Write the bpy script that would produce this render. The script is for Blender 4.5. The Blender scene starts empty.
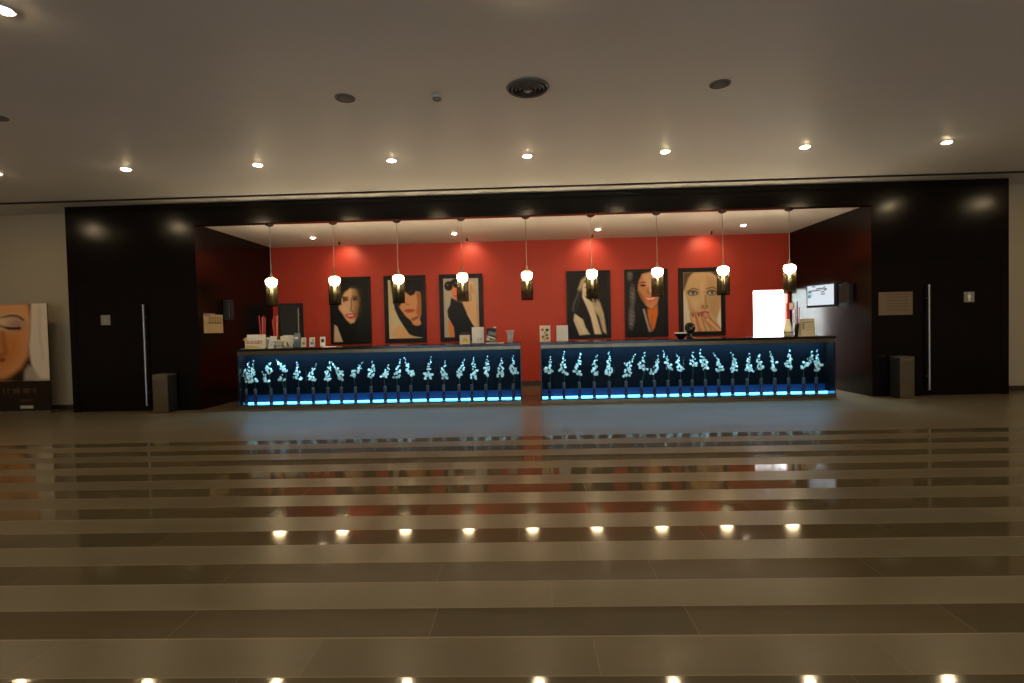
import bpy, bmesh, math, random
import numpy as np
from mathutils import Vector, Matrix

random.seed(7)
scene = bpy.context.scene
COL = scene.collection
PI = math.pi

# ------------------------------------------------------------------ helpers
def lin(c):
    """display 0-255 colour -> linear"""
    out = []
    for v in c:
        v = v / 255.0
        out.append(v / 12.92 if v <= 0.04045 else ((v + 0.055) / 1.055) ** 2.4)
    return out

def mat(name, color, rough=0.5, metal=0.0, spec=0.5, coat=0.0, emit=None, estr=0.0, alpha=None):
    m = bpy.data.materials.new(name)
    m.use_nodes = True
    b = m.node_tree.nodes['Principled BSDF']
    b.inputs['Base Color'].default_value = (*color[:3], 1)
    b.inputs['Roughness'].default_value = rough
    b.inputs['Metallic'].default_value = metal
    b.inputs['Specular IOR Level'].default_value = spec
    b.inputs['Coat Weight'].default_value = coat
    if emit is not None:
        b.inputs['Emission Color'].default_value = (*emit[:3], 1)
        b.inputs['Emission Strength'].default_value = estr
    return m

def noisy(name, c1, c2, scale=6.0, rough=0.6, stretch=(1, 1, 1), bump=0.0, spec=0.5, detail=4.0):
    m = mat(name, c1, rough, spec=spec)
    nt = m.node_tree
    b = nt.nodes['Principled BSDF']
    tc = nt.nodes.new('ShaderNodeTexCoord')
    mp = nt.nodes.new('ShaderNodeMapping')
    mp.inputs['Scale'].default_value = stretch
    nz = nt.nodes.new('ShaderNodeTexNoise')
    nz.inputs['Scale'].default_value = scale
    nz.inputs['Detail'].default_value = detail
    mx = nt.nodes.new('ShaderNodeMix'); mx.data_type = 'RGBA'
    mx.inputs['A'].default_value = (*c1[:3], 1)
    mx.inputs['B'].default_value = (*c2[:3], 1)
    nt.links.new(tc.outputs['Object'], mp.inputs['Vector'])
    nt.links.new(mp.outputs['Vector'], nz.inputs['Vector'])
    nt.links.new(nz.outputs['Fac'], mx.inputs['Factor'])
    nt.links.new(mx.outputs['Result'], b.inputs['Base Color'])
    if bump:
        bp = nt.nodes.new('ShaderNodeBump')
        bp.inputs['Strength'].default_value = bump
        bp.inputs['Distance'].default_value = 0.02
        nt.links.new(nz.outputs['Fac'], bp.inputs['Height'])
        nt.links.new(bp.outputs['Normal'], b.inputs['Normal'])
    return m

def glass(name, tint=(1, 1, 1), refl=0.12, rough=0.02):
    """thin pane: clear body with a fresnel gloss"""
    m = bpy.data.materials.new(name)
    m.use_nodes = True
    nt = m.node_tree
    nt.nodes.clear()
    out = nt.nodes.new('ShaderNodeOutputMaterial')
    tr = nt.nodes.new('ShaderNodeBsdfTransparent')
    tr.inputs['Color'].default_value = (*tint, 1)
    gl = nt.nodes.new('ShaderNodeBsdfGlossy')
    gl.inputs['Roughness'].default_value = rough
    lw = nt.nodes.new('ShaderNodeLayerWeight')
    lw.inputs['Blend'].default_value = refl
    mx = nt.nodes.new('ShaderNodeMixShader')
    nt.links.new(lw.outputs['Fresnel'], mx.inputs['Fac'])
    nt.links.new(tr.outputs[0], mx.inputs[1])
    nt.links.new(gl.outputs[0], mx.inputs[2])
    nt.links.new(mx.outputs[0], out.inputs['Surface'])
    return m

def emission(name, color, strength):
    m = bpy.data.materials.new(name)
    m.use_nodes = True
    nt = m.node_tree
    nt.nodes.clear()
    out = nt.nodes.new('ShaderNodeOutputMaterial')
    e = nt.nodes.new('ShaderNodeEmission')
    e.inputs['Color'].default_value = (*color, 1)
    e.inputs['Strength'].default_value = strength
    nt.links.new(e.outputs[0], out.inputs['Surface'])
    return m

def printed(name, rough=0.35, emit=0.0):
    m = mat(name, (0.5, 0.5, 0.5), rough)
    nt = m.node_tree
    b = nt.nodes['Principled BSDF']
    a = nt.nodes.new('ShaderNodeAttribute')
    a.attribute_name = 'print'
    nt.links.new(a.outputs['Color'], b.inputs['Base Color'])
    if emit:
        b.inputs['Base Color'].default_value = (0, 0, 0, 1)
        nt.links.remove(b.inputs['Base Color'].links[0])
        nt.links.new(a.outputs['Color'], b.inputs['Emission Color'])
        b.inputs['Emission Strength'].default_value = emit
    return m

class MB:
    """collects shapes for ONE mesh object"""
    def __init__(self):
        self.v = []; self.f = []
    def add(self, vs, fs):
        n = len(self.v)
        self.v += [tuple(p) for p in vs]
        self.f += [tuple(i + n for i in f) for f in fs]
        return self
    def box(self, x0, x1, y0, y1, z0, z1):
        vs = [(x0, y0, z0), (x1, y0, z0), (x1, y1, z0), (x0, y1, z0),
              (x0, y0, z1), (x1, y0, z1), (x1, y1, z1), (x0, y1, z1)]
        return self.add(vs, [(0, 3, 2, 1), (4, 5, 6, 7), (0, 1, 5, 4), (1, 2, 6, 5), (2, 3, 7, 6), (3, 0, 4, 7)])
    def lathe(self, prof, seg=20, c=(0, 0, 0), axis='z'):
        vs = []; fs = []
        n = len(prof)
        for i in range(seg):
            a = 2 * PI * i / seg
            for r, z in prof:
                x, y = r * math.cos(a), r * math.sin(a)
                p = (x, y, z) if axis == 'z' else ((x, z, y) if axis == 'y' else (z, x, y))
                vs.append((p[0] + c[0], p[1] + c[1], p[2] + c[2]))
        for i in range(seg):
            j = (i + 1) % seg
            for k in range(n - 1):
                fs.append((i * n + k, j * n + k, j * n + k + 1, i * n + k + 1))
        if prof[0][0] > 1e-6:
            fs.append(tuple(i * n for i in reversed(range(seg))))
        if prof[-1][0] > 1e-6:
            fs.append(tuple(i * n + n - 1 for i in range(seg)))
        return self.add(vs, fs)
    def ring(self, prof, seg=24, c=(0, 0, 0)):
        """closed profile swept round z"""
        vs = []; fs = []
        n = len(prof)
        for i in range(seg):
            a = 2 * PI * i / seg
            for r, z in prof:
                vs.append((r * math.cos(a) + c[0], r * math.sin(a) + c[1], z + c[2]))
        for i in range(seg):
            j = (i + 1) % seg
            for k in range(n):
                l = (k + 1) % n
                fs.append((i * n + k, j * n + k, j * n + l, i * n + l))
        return self.add(vs, fs)
    def tube(self, pts, r, seg=8):
        pts = [Vector(p) for p in pts]
        rs = r if isinstance(r, (list, tuple)) else [r] * len(pts)
        vs = []; fs = []
        for i, p in enumerate(pts):
            if i == 0: t = pts[1] - p
            elif i == len(pts) - 1: t = p - pts[i - 1]
            else: t = pts[i + 1] - pts[i - 1]
            t.normalize()
            up = Vector((0, 1, 0)) if abs(t.y) < 0.9 else Vector((1, 0, 0))
            a = t.cross(up).normalized(); b = t.cross(a)
            for k in range(seg):
                w = 2 * PI * k / seg
                vs.append(p + (a * math.cos(w) + b * math.sin(w)) * rs[i])
        for i in range(len(pts) - 1):
            for k in range(seg):
                l = (k + 1) % seg
                fs.append((i * seg + k, i * seg + l, (i + 1) * seg + l, (i + 1) * seg + k))
        fs.append(tuple(reversed(range(seg))))
        fs.append(tuple((len(pts) - 1) * seg + k for k in range(seg)))
        return self.add(vs, fs)
    def prism(self, poly, y0, y1):
        """polygon in x,z pushed along y"""
        n = len(poly)
        vs = [(x, y0, z) for x, z in poly] + [(x, y1, z) for x, z in poly]
        fs = [tuple(range(n)), tuple(reversed(range(n, 2 * n)))]
        for i in range(n):
            j = (i + 1) % n
            fs.append((i, i + n, j + n, j))
        return self.add(vs, fs)
    def transform(self, M):
        self.v = [tuple(M @ Vector(p)) for p in self.v]
        return self
    def build(self, name, material, parent=None, bevel=0.0, smooth=False, loc=None, seg=2):
        me = bpy.data.meshes.new(name)
        me.from_pydata(self.v, [], self.f)
        bm = bmesh.new(); bm.from_mesh(me)
        bmesh.ops.recalc_face_normals(bm, faces=bm.faces)
        bm.to_mesh(me); bm.free()
        me.materials.append(material)
        if smooth:
            for p in me.polygons: p.use_smooth = True
        o = bpy.data.objects.new(name, me)
        COL.objects.link(o)
        if parent: o.parent = parent
        if loc: o.location = loc
        if bevel:
            md = o.modifiers.new('bevel', 'BEVEL')
            md.width = bevel; md.segments = seg; md.limit_method = 'ANGLE'
        return o

def tag(o, label=None, cat=None, group=None, kind=None):
    if label: o['label'] = label
    if cat: o['category'] = cat
    if group: o['group'] = group
    if kind: o['kind'] = kind
    return o

def empty(name, loc=(0, 0, 0), rz=0.0):
    o = bpy.data.objects.new(name, None)
    o.empty_display_size = 0.1
    COL.objects.link(o)
    o.location = loc; o.rotation_euler = (0, 0, rz)
    return o

def dup(root, loc=None, rz=None):
    r = root.copy(); COL.objects.link(r)
    if loc is not None: r.location = loc
    if rz is not None: r.rotation_euler = (0, 0, rz)
    for ch in list(root.children):
        c = ch.copy(); COL.objects.link(c); c.parent = r
        for g in list(ch.children):
            d = g.copy(); COL.objects.link(d); d.parent = c
    return r

def struct(name, mb, m, label, cat, parent=None, bevel=0.0):
    o = mb.build(name, m, parent, bevel)
    if parent is None:
        tag(o, label, cat, kind='structure')
    return o

ORD = ['first', 'second', 'third', 'fourth', 'fifth', 'sixth', 'seventh', 'eighth', 'ninth', 'tenth', 'eleventh',
       'twelfth', 'thirteenth', 'fourteenth', 'fifteenth', 'sixteenth', 'seventeenth', 'eighteenth', 'nineteenth', 'twentieth']

# ------------------------------------------------------------------ printed pictures
class Paint:
    """soft-edged polygons and ellipses sampled at the points of a fine grid; coordinates are 0..1 across, 0..asp down"""
    def __init__(self, nx, ny, asp, bg):
        self.asp = asp; self.nx = nx; self.ny = ny
        u = np.linspace(0, 1, nx + 1); v = np.linspace(0, asp, ny + 1)
        self.U, self.V = np.meshgrid(u, v)
        self.C = np.zeros((ny + 1, nx + 1, 3)); self.C[:] = lin(bg)
        self.org = (0, 0); self.sc = (1, 1)
    def frame(self, x0, y0, x1, y1):
        self.org = (x0, y0); self.sc = (x1 - x0, y1 - y0); return self
    def P(self, p):
        return ((p[0] - self.org[0]) / self.sc[0], (p[1] - self.org[1]) / self.sc[1] * self.asp)
    def blend(self, a, col):
        c = np.array(lin(col)); a = a[..., None]
        self.C = self.C * (1 - a) + c * a
    def poly(self, pts, col, soft=0.02, op=1.0):
        p = np.array([self.P(q) for q in pts])
        d = np.full(self.U.shape, 1e9); inside = np.zeros(self.U.shape, bool)
        n = len(p)
        for i in range(n):
            a = p[i]; b = p[(i + 1) % n]
            e = b - a
            wx = self.U - a[0]; wy = self.V - a[1]
            t = np.clip((wx * e[0] + wy * e[1]) / max(e @ e, 1e-12), 0, 1)
            d = np.minimum(d, np.hypot(wx - t * e[0], wy - t * e[1]))
            cond = ((a[1] <= self.V) & (b[1] > self.V)) | ((b[1] <= self.V) & (a[1] > self.V))
            if abs(e[1]) > 1e-12:
                xi = a[0] + (self.V - a[1]) / e[1] * e[0]
                inside ^= cond & (self.U < xi)
        sd = np.where(inside, d, -d)
        self.blend(np.clip(sd / (2 * soft) + 0.5, 0, 1) * op, col); return self
    def ell(self, c, rx, ry, col, soft=0.02, op=1.0, ang=0.0):
        cx, cy = self.P(c)
        rx = rx / abs(self.sc[0]); ry = ry / abs(self.sc[1]) * self.asp
        dx = self.U - cx; dy = self.V - cy
        ca, sa = math.cos(ang), math.sin(ang)
        x = dx * ca + dy * sa; y = -dx * sa + dy * ca
        k = np.hypot(x / rx, y / ry)
        self.blend(np.clip((1 - k) * min(rx, ry) / (2 * soft) + 0.5, 0, 1) * op, col); return self
    def line(self, pts, w, col, soft=0.012, op=1.0):
        p = [np.array(self.P(q)) for q in pts]
        w = w / abs(self.sc[0])
        d = np.full(self.U.shape, 1e9)
        for a, b in zip(p[:-1], p[1:]):
            e = b - a
            wx = self.U - a[0]; wy = self.V - a[1]
            t = np.clip((wx * e[0] + wy * e[1]) / max(e @ e, 1e-12), 0, 1)
            d = np.minimum(d, np.hypot(wx - t * e[0], wy - t * e[1]))
        self.blend(np.clip((w / 2 - d) / (2 * soft) + 0.5, 0, 1) * op, col); return self
    def build(self, name, material, parent, x0, x1, y, z0, z1, thick=0.004):
        """a sheet facing -y with a thin body"""
        nx, ny = self.nx, self.ny
        vs = []
        for j in range(ny + 1):
            for i in range(nx + 1):
                vs.append((x0 + (x1 - x0) * i / nx, y, z1 + (z0 - z1) * j / ny))
        fs = []
        for j in range(ny):
            for i in range(nx):
                a = j * (nx + 1) + i
                fs.append((a, a + nx + 1, a + nx + 2, a + 1))
        me = bpy.data.meshes.new(name)
        n = len(vs)
        vs += [(x0, y + thick, z1), (x1, y + thick, z1), (x1, y + thick, z0), (x0, y + thick, z0)]
        fs.append((n, n + 1, n + 2, n + 3))
        me.from_pydata(vs, [], fs)
        at = me.color_attributes.new('print', 'FLOAT_COLOR', 'POINT')
        buf = np.ones((len(vs), 4), np.float32)
        buf[:n, :3] = self.C.reshape(-1, 3)
        buf[n:, :3] = 0.02
        at.data.foreach_set('color', buf.ravel())
        me.materials.append(material)
        o = bpy.data.objects.new(name, me)
        COL.objects.link(o)
        o.parent = parent
        return o
# ------------------------------------------------------------------ lamp strengths
LAMP, RLAMP, BULB, LED, TOPLED, PANEL, FILL, SPOTW, EXPOSURE = 400.0, 200.0, 140.0, 10.0, 68.0, 150.0, 4.2, 17.0, 0.0
ORCHIDS_LEFT = [(-5.358, [[(0.067, 0.859), (0.049, 0.771), (0.015, 0.654), (0.018, 0.493)]]), (-5.156, [[(-0.016, 0.871), (-0.035, 0.754), (0.005, 0.636), (-0.086, 0.594), (-0.0, 0.489)]]), (-4.859, [[(-0.003, 0.849), (-0.035, 0.762), (-0.024, 0.659)], [(-0.143, 0.662), (-0.101, 0.573), (-0.059, 0.499)]]), (-4.592, [[(-0.135, 0.89), (-0.065, 0.772), (0.036, 0.682)], [(-0.041, 0.595), (-0.059, 0.523)]]), (-4.34, [[(0.002, 0.838), (-0.001, 0.736), (-0.027, 0.59), (0.015, 0.516)]]), (-4.06, [[(0.068, 0.786), (0.036, 0.714), (-0.026, 0.613), (-0.0, 0.496)]]), (-3.779, [[(0.04, 0.825), (0.052, 0.752), (0.012, 0.621), (-0.016, 0.49)]]), (-3.529, [[(-0.152, 0.824), (-0.053, 0.69), (-0.012, 0.616), (0.014, 0.499)]]), (-3.264, [[(0.156, 0.826), (0.094, 0.696), (0.004, 0.639), (-0.014, 0.552)]]), (-2.97, [[(0.045, 0.836), (0.05, 0.72), (0.017, 0.618), (0.015, 0.545)]]), (-2.706, [[(0.079, 0.742), (0.061, 0.626), (-0.014, 0.54)]]), (-2.462, [[(0.058, 0.825), (0.024, 0.68), (0.022, 0.607), (-0.025, 0.506)]]), (-2.222, [[(-0.108, 0.867), (-0.039, 0.72), (-0.041, 0.647), (0.038, 0.558)]]), (-1.907, [[(0.081, 0.87), (0.055, 0.784), (0.029, 0.653), (-0.009, 0.553), (0.064, 0.551), (0.018, 0.494)]]), (-1.609, [[(0.044, 0.792), (0.002, 0.648), (0.014, 0.56), (0.018, 0.488)]]), (-1.324, [[(0.113, 0.813), (0.082, 0.712), (0.044, 0.597), (0.024, 0.51)]]), (-1.086, [[(0.05, 0.853), (0.033, 0.752), (0.079, 0.635), (0.033, 0.534), (0.032, 0.476)]]), (-0.824, [[(0.044, 0.847), (0.031, 0.703), (0.022, 0.558), (0.041, 0.514)]]), (-0.569, [[(0.049, 0.827), (0.046, 0.74), (0.026, 0.625), (0.012, 0.495)]]), (-0.317, [[(0.011, 0.865), (0.008, 0.735), (0.0, 0.634), (0.033, 0.547)]])]
ORCHIDS_RIGHT = [(0.35, [[(0.035, 0.821), (0.008, 0.687), (-0.039, 0.584), (0.035, 0.553)]]), (0.617, [[(0.018, 0.904), (0.01, 0.8), (-0.007, 0.667), (-0.025, 0.548), (0.019, 0.518)]]), (0.901, [[(0.038, 0.897), (0.006, 0.765), (-0.01, 0.705), (-0.042, 0.572), (0.016, 0.512)]]), (1.174, [[(0.06, 0.832), (0.029, 0.728), (0.012, 0.655), (0.004, 0.506)]]), (1.448, [[(0.008, 0.886), (0.006, 0.812), (0.01, 0.693), (0.0, 0.486)]]), (1.758, [[(0.168, 0.831), (0.107, 0.714), (0.018, 0.671), (0.061, 0.596), (0.014, 0.464)]]), (2.038, [[(0.059, 0.886), (0.048, 0.739), (0.002, 0.651), (0.066, 0.561)]]), (2.279, [[(0.072, 0.792), (0.056, 0.704), (0.01, 0.616), (-0.021, 0.498)]]), (2.523, [[(-0.068, 0.878), (-0.026, 0.73), (0.002, 0.655), (0.03, 0.566)]]), (2.748, [[(-0.066, 0.829), (-0.032, 0.769), (-0.062, 0.681), (0.009, 0.547)]]), (2.963, [[(0.012, 0.843), (0.02, 0.752), (0.024, 0.63)]]), (3.204, [[(-0.093, 0.886), (-0.064, 0.763), (-0.021, 0.641), (-0.013, 0.564)]]), (3.445, [[(-0.085, 0.828), (-0.029, 0.742), (-0.0, 0.635), (0.022, 0.513)]]), (3.695, [[(-0.013, 0.827), (0.015, 0.72), (0.038, 0.629), (0.013, 0.508)]]), (3.956, [[(0.04, 0.805), (0.039, 0.729), (0.022, 0.593), (0.021, 0.517), (0.057, 0.501)]]), (4.211, [[(-0.035, 0.801), (-0.051, 0.726), (-0.037, 0.634), (0.006, 0.527)]]), (4.456, [[(-0.086, 0.827), (-0.043, 0.72), (0.001, 0.643), (-0.024, 0.507)]]), (4.704, [[(0.018, 0.865), (0.008, 0.774), (0.007, 0.653), (-0.009, 0.532)]]), (4.973, [[(0.142, 0.841), (0.126, 0.705), (0.066, 0.631), (0.005, 0.526)]]), (5.202, [[(0.002, 0.839), (0.031, 0.762), (0.0, 0.642), (0.044, 0.581), (-0.001, 0.491)]])]

# ------------------------------------------------------------------ measures
W = 6.107        # half width of the recess
D = 2.87         # depth of the recess
ZH = 3.41        # underside of the header
ZR = 3.44        # recess ceiling
ZC = 3.815       # hall ceiling
XL, XR = -8.54, 8.49   # ends of the dark panelling
RX = 13.0        # half width of the hall
RY = -19.0       # rear wall

# ------------------------------------------------------------------ materials
M_WOOD = noisy('wenge_veneer', (0.0052, 0.0022, 0.0012), (0.003, 0.0014, 0.0009), 3.0, 0.19, (6, 6, 0.6), spec=0.21)
M_BLACK = mat('black_lacquer', (0.006, 0.005, 0.005), 0.16)
M_BLACKM = mat('black_matt', (0.008, 0.007, 0.007), 0.5, spec=0.25)
M_FRAME = mat('black_picture_frame', (0.008, 0.005, 0.004), 0.4, spec=0.2)
M_RED = noisy('red_paint', (0.46, 0.046, 0.021), (0.42, 0.040, 0.018), 2.0, 0.5, spec=0.3)
M_BEIGE = noisy('beige_paint', (0.46, 0.375, 0.24), (0.44, 0.355, 0.225), 1.5, 0.6)
M_CEIL = noisy('ceiling_paint', (0.80, 0.77, 0.73), (0.72, 0.69, 0.65), 0.55, 0.5, (1, 2.2, 1), spec=0.4, detail=3)
M_RCEIL = mat('recess_ceiling_paint', (0.62, 0.57, 0.53), 0.6)
M_DARK = mat('shadow_gap', (0.01, 0.009, 0.008), 0.8)  # near-black for the ceiling groove's shade and for plain black parts
M_BASE = mat('dark_skirting', (0.05, 0.028, 0.016), 0.4)
M_STEEL = mat('brushed_steel', (0.36, 0.34, 0.30), 0.38, 1.0)
M_RAIL = noisy('steel_rail', (0.26, 0.215, 0.13), (0.14, 0.118, 0.075), 2.0, 0.3, (3, 1, 1))
M_RAIL.node_tree.nodes['Principled BSDF'].inputs['Metallic'].default_value = 0.9
M_BIN = noisy('polished_bin_steel', (0.42, 0.39, 0.33), (0.38, 0.35, 0.3), 3.0, 0.10, bump=0.2)
M_BIN.node_tree.nodes['Principled BSDF'].inputs['Metallic'].default_value = 1.0
M_BINSIDE = mat('dark_bin_side', (0.03, 0.028, 0.025), 0.3, 0.4)
M_WHITE = mat('white_paper', (0.90, 0.87, 0.78), 0.6)
M_CREAM = mat('cream_card', (0.84, 0.78, 0.58), 0.6)
M_GREYP = mat('grey_paper', (0.30, 0.29, 0.26), 0.6)
M_BLUEP = mat('blue_grey_leaflet', (0.26, 0.30, 0.36), 0.5)
M_YELLOW = mat('yellow_print', (0.80, 0.58, 0.05), 0.5)
M_ORANGE = mat('orange_red_print', (0.62, 0.14, 0.03), 0.5)
M_GREENP = mat('olive_print', (0.25, 0.26, 0.08), 0.5)
M_INK = mat('dark_ink', (0.03, 0.028, 0.03), 0.6)
M_REDST = mat('red_stick', (0.62, 0.06, 0.04), 0.45)
M_CORALST = mat('coral_stick', (0.70, 0.24, 0.13), 0.45)
M_WHITEOBJ = mat('white_ceramic', (0.82, 0.80, 0.76), 0.25)
M_BROWN = mat('brown_rack', (0.16, 0.07, 0.035), 0.45)
M_CLEAR = glass('clear_glass', (0.93, 0.96, 0.96), 0.25)
M_FROST = mat('frosted_glass', (0.62, 0.62, 0.60), 0.2)
M_PANE = glass('display_glass', (0.97, 0.99, 1.0), 0.06)
M_SMOKE = glass('smoked_glass', (0.66, 0.62, 0.56), 0.10, 0.08)
M_FRINGE = mat('dark_bead_fringe', (0.10, 0.09, 0.055), 0.35, 0.3)
M_CORE = mat('pale_inner_tube', (0.36, 0.33, 0.25), 0.5, 0.0)
M_PCHROME = mat('lamp_cap_metal', (0.50, 0.40, 0.30), 0.3, 0.8)
M_CORD = mat('pale_cord', (0.42, 0.32, 0.27), 0.5)
M_VASE = mat('plum_glass', (0.028, 0.008, 0.016), 0.12)
M_FOOT = mat('pale_vase_foot', (0.50, 0.52, 0.55), 0.2)
M_CUP = mat('grey_cup', (0.075, 0.072, 0.068), 0.3)
M_STEM = mat('green_stem', (0.03, 0.13, 0.06), 0.5)
M_PETAL = mat('white_petal', (0.74, 0.92, 0.84), 0.5)
M_LIP = mat('yellow_petal_lip', (0.45, 0.55, 0.35), 0.5)
M_NAVY = mat('navy_back_panel', (0.0004, 0.0019, 0.0038), 0.55, spec=0.08)
M_GLOWSTRIP = mat('blue_acrylic_strip', (0.002, 0.028, 0.082), 0.5, spec=0.2)  # blue colour standing in for LED glow on the back panel
M_CASEFLOOR = mat('case_floor', (0.012, 0.02, 0.03), 0.2)
M_TRIMW = mat('white_trim_ring', (0.62, 0.58, 0.53), 0.5)
M_VENT = mat('vent_metal', (0.10, 0.098, 0.085), 0.45)
M_GREYG = mat('grey_speaker_grille', (0.15, 0.135, 0.12), 0.6)
M_SIGN = noisy('brushed_sign_plate', (0.27, 0.245, 0.19), (0.23, 0.21, 0.165), 8.0, 0.5, (1, 1, 8))
M_PLAQUE = noisy('tan_wood_plaque', (0.20, 0.135, 0.072), (0.155, 0.105, 0.056), 6.0, 0.5, (1, 1, 8))
M_PLAQUED = mat('plaque_groove', (0.10, 0.07, 0.04), 0.6)
M_DOORGR = mat('grey_green_door', (0.034, 0.036, 0.026), 0.4)
M_DOORFR = mat('dark_brown_door_frame', (0.018, 0.009, 0.006), 0.4)
M_OFFICE = mat('white_office_wall', (0.85, 0.85, 0.86), 0.7)
M_DOORW = mat('white_door', (0.82, 0.82, 0.82), 0.5)
M_PRINT = printed('printed_picture', 0.45)
M_PRINT.node_tree.nodes['Principled BSDF'].inputs['Specular IOR Level'].default_value = 0.2
M_SCREEN = printed('lit_screen', 0.2, emit=0.85)

M_LAMP = emission('warm_downlight_glow', (1.0, 0.76, 0.43), LAMP)
M_RLAMP = emission('recess_downlight_glow', (1.0, 0.80, 0.56), RLAMP)
M_BULB = emission('pendant_bulb_glow', (1.0, 0.83, 0.55), BULB)
M_LED = emission('blue_led_glow', (0.07, 0.50, 1.0), LED)
M_TOPLED = emission('cool_led_glow', (0.30, 0.66, 1.0), TOPLED)
M_PANEL = emission('office_light_panel_glow', (0.88, 1.0, 0.99), PANEL)
M_FILLPANE = emission('dusk_window_glow', (0.62, 0.78, 1.0), FILL)  # cool fill light of the added panes behind the camera

# floor: rows of polished dark tiles alternating with honed pale ones, an unstriped apron by the counters
def floor_material():
    m = bpy.data.materials.new('striped_stone_tiles')
    m.use_nodes = True
    nt = m.node_tree; N = nt.nodes; L = nt.links
    b = N['Principled BSDF']
    def mth(op, a, c=None, d=None):
        n = N.new('ShaderNodeMath'); n.operation = op
        for i, q in enumerate((a, c, d)):
            if q is None: continue
            if isinstance(q, (int, float)): n.inputs[i].default_value = q
            else: L.new(q, n.inputs[i])
        return n.outputs[0]
    tc = N.new('ShaderNodeTexCoord')
    sp = N.new('ShaderNodeSeparateXYZ'); L.new(tc.outputs['Object'], sp.inputs[0])
    X, Y = sp.outputs['X'], sp.outputs['Y']
    t = mth('MULTIPLY', mth('ADD', mth('MULTIPLY', Y, -1.0), -2.868), 1.9685)      # periods from the first dark row
    fr = mth('FRACT', t)
    dark = mth('MULTIPLY', mth('LESS_THAN', fr, 0.47), mth('GREATER_THAN', t, 0.0))
    row = mth('FLOOR', mth('MULTIPLY', t, 2.0))
    wn = N.new('ShaderNodeTexWhiteNoise'); wn.noise_dimensions = '1D'; L.new(row, wn.inputs['W'])
    xs = mth('ADD', mth('DIVIDE', X, 1.2), wn.outputs['Value'])
    wn2 = N.new('ShaderNodeTexWhiteNoise'); wn2.noise_dimensions = '2D'
    cb = N.new('ShaderNodeCombineXYZ'); L.new(row, cb.inputs[0]); L.new(mth('FLOOR', xs), cb.inputs[1]); L.new(cb.outputs[0], wn2.inputs['Vector'])
    fx = mth('FRACT', xs)
    jx = mth('LESS_THAN', mth('MINIMUM', fx, mth('SUBTRACT', 1.0, fx)), 0.0022)
    f2 = mth('FRACT', mth('MULTIPLY', t, 2.0))
    jy = mth('LESS_THAN', mth('ABSOLUTE', mth('SUBTRACT', fr, 0.478)), 0.009)
    jy = mth('MULTIPLY', mth('MAXIMUM', jy, mth('GREATER_THAN', fr, 0.990)), mth('GREATER_THAN', t, -0.05))
    joint = mth('MAXIMUM', mth('MULTIPLY', jx, 0.5), jy)
    nz = N.new('ShaderNodeTexNoise'); nz.inputs['Scale'].default_value = 2.2; nz.inputs['Detail'].default_value = 6
    mp = N.new('ShaderNodeMapping'); mp.inputs['Scale'].default_value = (0.7, 4.0, 1)
    L.new(tc.outputs['Object'], mp.inputs[0]); L.new(mp.outputs[0], nz.inputs['Vector'])
    def mix(f, a, c):
        n = N.new('ShaderNodeMix'); n.data_type = 'RGBA'
        if isinstance(f, (int, float)): n.inputs['Factor'].default_value = f
        else: L.new(f, n.inputs['Factor'])
        for k, q in (('A', a), ('B', c)):
            if isinstance(q, tuple): n.inputs[k].default_value = (*q, 1)
            else: L.new(q, n.inputs[k])
        return n.outputs['Result']
    pale = mix(nz.outputs['Fac'], (0.120, 0.098, 0.060), (0.148, 0.121, 0.076))
    deep = mix(nz.outputs['Fac'], (0.082, 0.064, 0.034), (0.106, 0.083, 0.046))
    c = mix(dark, pale, deep)
    hs = N.new('ShaderNodeHueSaturation'); L.new(c, hs.inputs['Color'])
    L.new(mth('ADD', mth('MULTIPLY', wn2.outputs['Value'], 0.22), 0.89), hs.inputs['Value'])
    c2 = mix(mth('MULTIPLY', joint, 0.6), hs.outputs['Color'], (0.30, 0.25, 0.18))
    L.new(c2, b.inputs['Base Color'])
    rg = mth('ADD', mth('MULTIPLY', dark, -0.23), 0.30)
    L.new(mth('ADD', rg, mth('MULTIPLY', joint, 0.2)), b.inputs['Roughness'])
    b.inputs['IOR'].default_value = 1.33
    return m
M_FLOOR = floor_material()

# ------------------------------------------------------------------ the room shell
struct('floor', MB().box(-RX, RX, RY, D + 2.9, -0.12, 0.0), M_FLOOR,
       'striped polished stone floor of the lobby with pale and dark rows', 'floor')
struct('ceiling', MB().box(-RX, RX, RY, -0.41, ZC, ZC + 0.2).box(-RX, RX, -0.37, 0.5, ZC - 0.004, ZC + 0.2)
       .box(-RX, RX, -0.43, -0.35, ZC + 0.05, ZC + 0.19), M_CEIL,
       'large plain grey brown ceiling of the lobby above the striped floor', 'ceiling')
struct('trim_1', MB().box(-RX, RX, -0.409, -0.371, ZC - 0.022, ZC + 0.05), M_DARK,  # raised strip, its near-black colour stands in for a groove's shade
       'thin dark line strip across the lobby ceiling in front of the panelling', 'trim')
struct('wall_front_left', MB().box(-RX, XL + 0.05, 0.45, 0.65, 0, ZC), M_BEIGE,
       'beige painted wall behind the tall face banner', 'wall')
struct('wall_front_right', MB().box(XR - 0.05, RX, 0.45, 0.65, 0, ZC), M_BEIGE,
       'beige painted wall sliver beyond the dark panelling with the tan plaque', 'wall')
struct('wall_left', MB().box(-RX - 0.2, -RX, RY, 0.65, 0, ZC), M_BEIGE, 'beige side wall of the lobby on the banner side', 'wall')
struct('wall_right', MB().box(RX, RX + 0.2, RY, 0.65, 0, ZC), M_BEIGE, 'beige side wall of the lobby on the screen side', 'wall')
rear = MB()
rear.box(-RX, RX, RY - 0.2, RY, 3.0, ZC).box(-RX, RX, RY - 0.2, RY, 0, 0.4)
for x0, x1 in ((-RX, -8), (-3.4, -2.3), (2.3, 3.4), (8, RX)):
    rear.box(x0, x1, RY - 0.2, RY, 0.4, 3.0)
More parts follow.
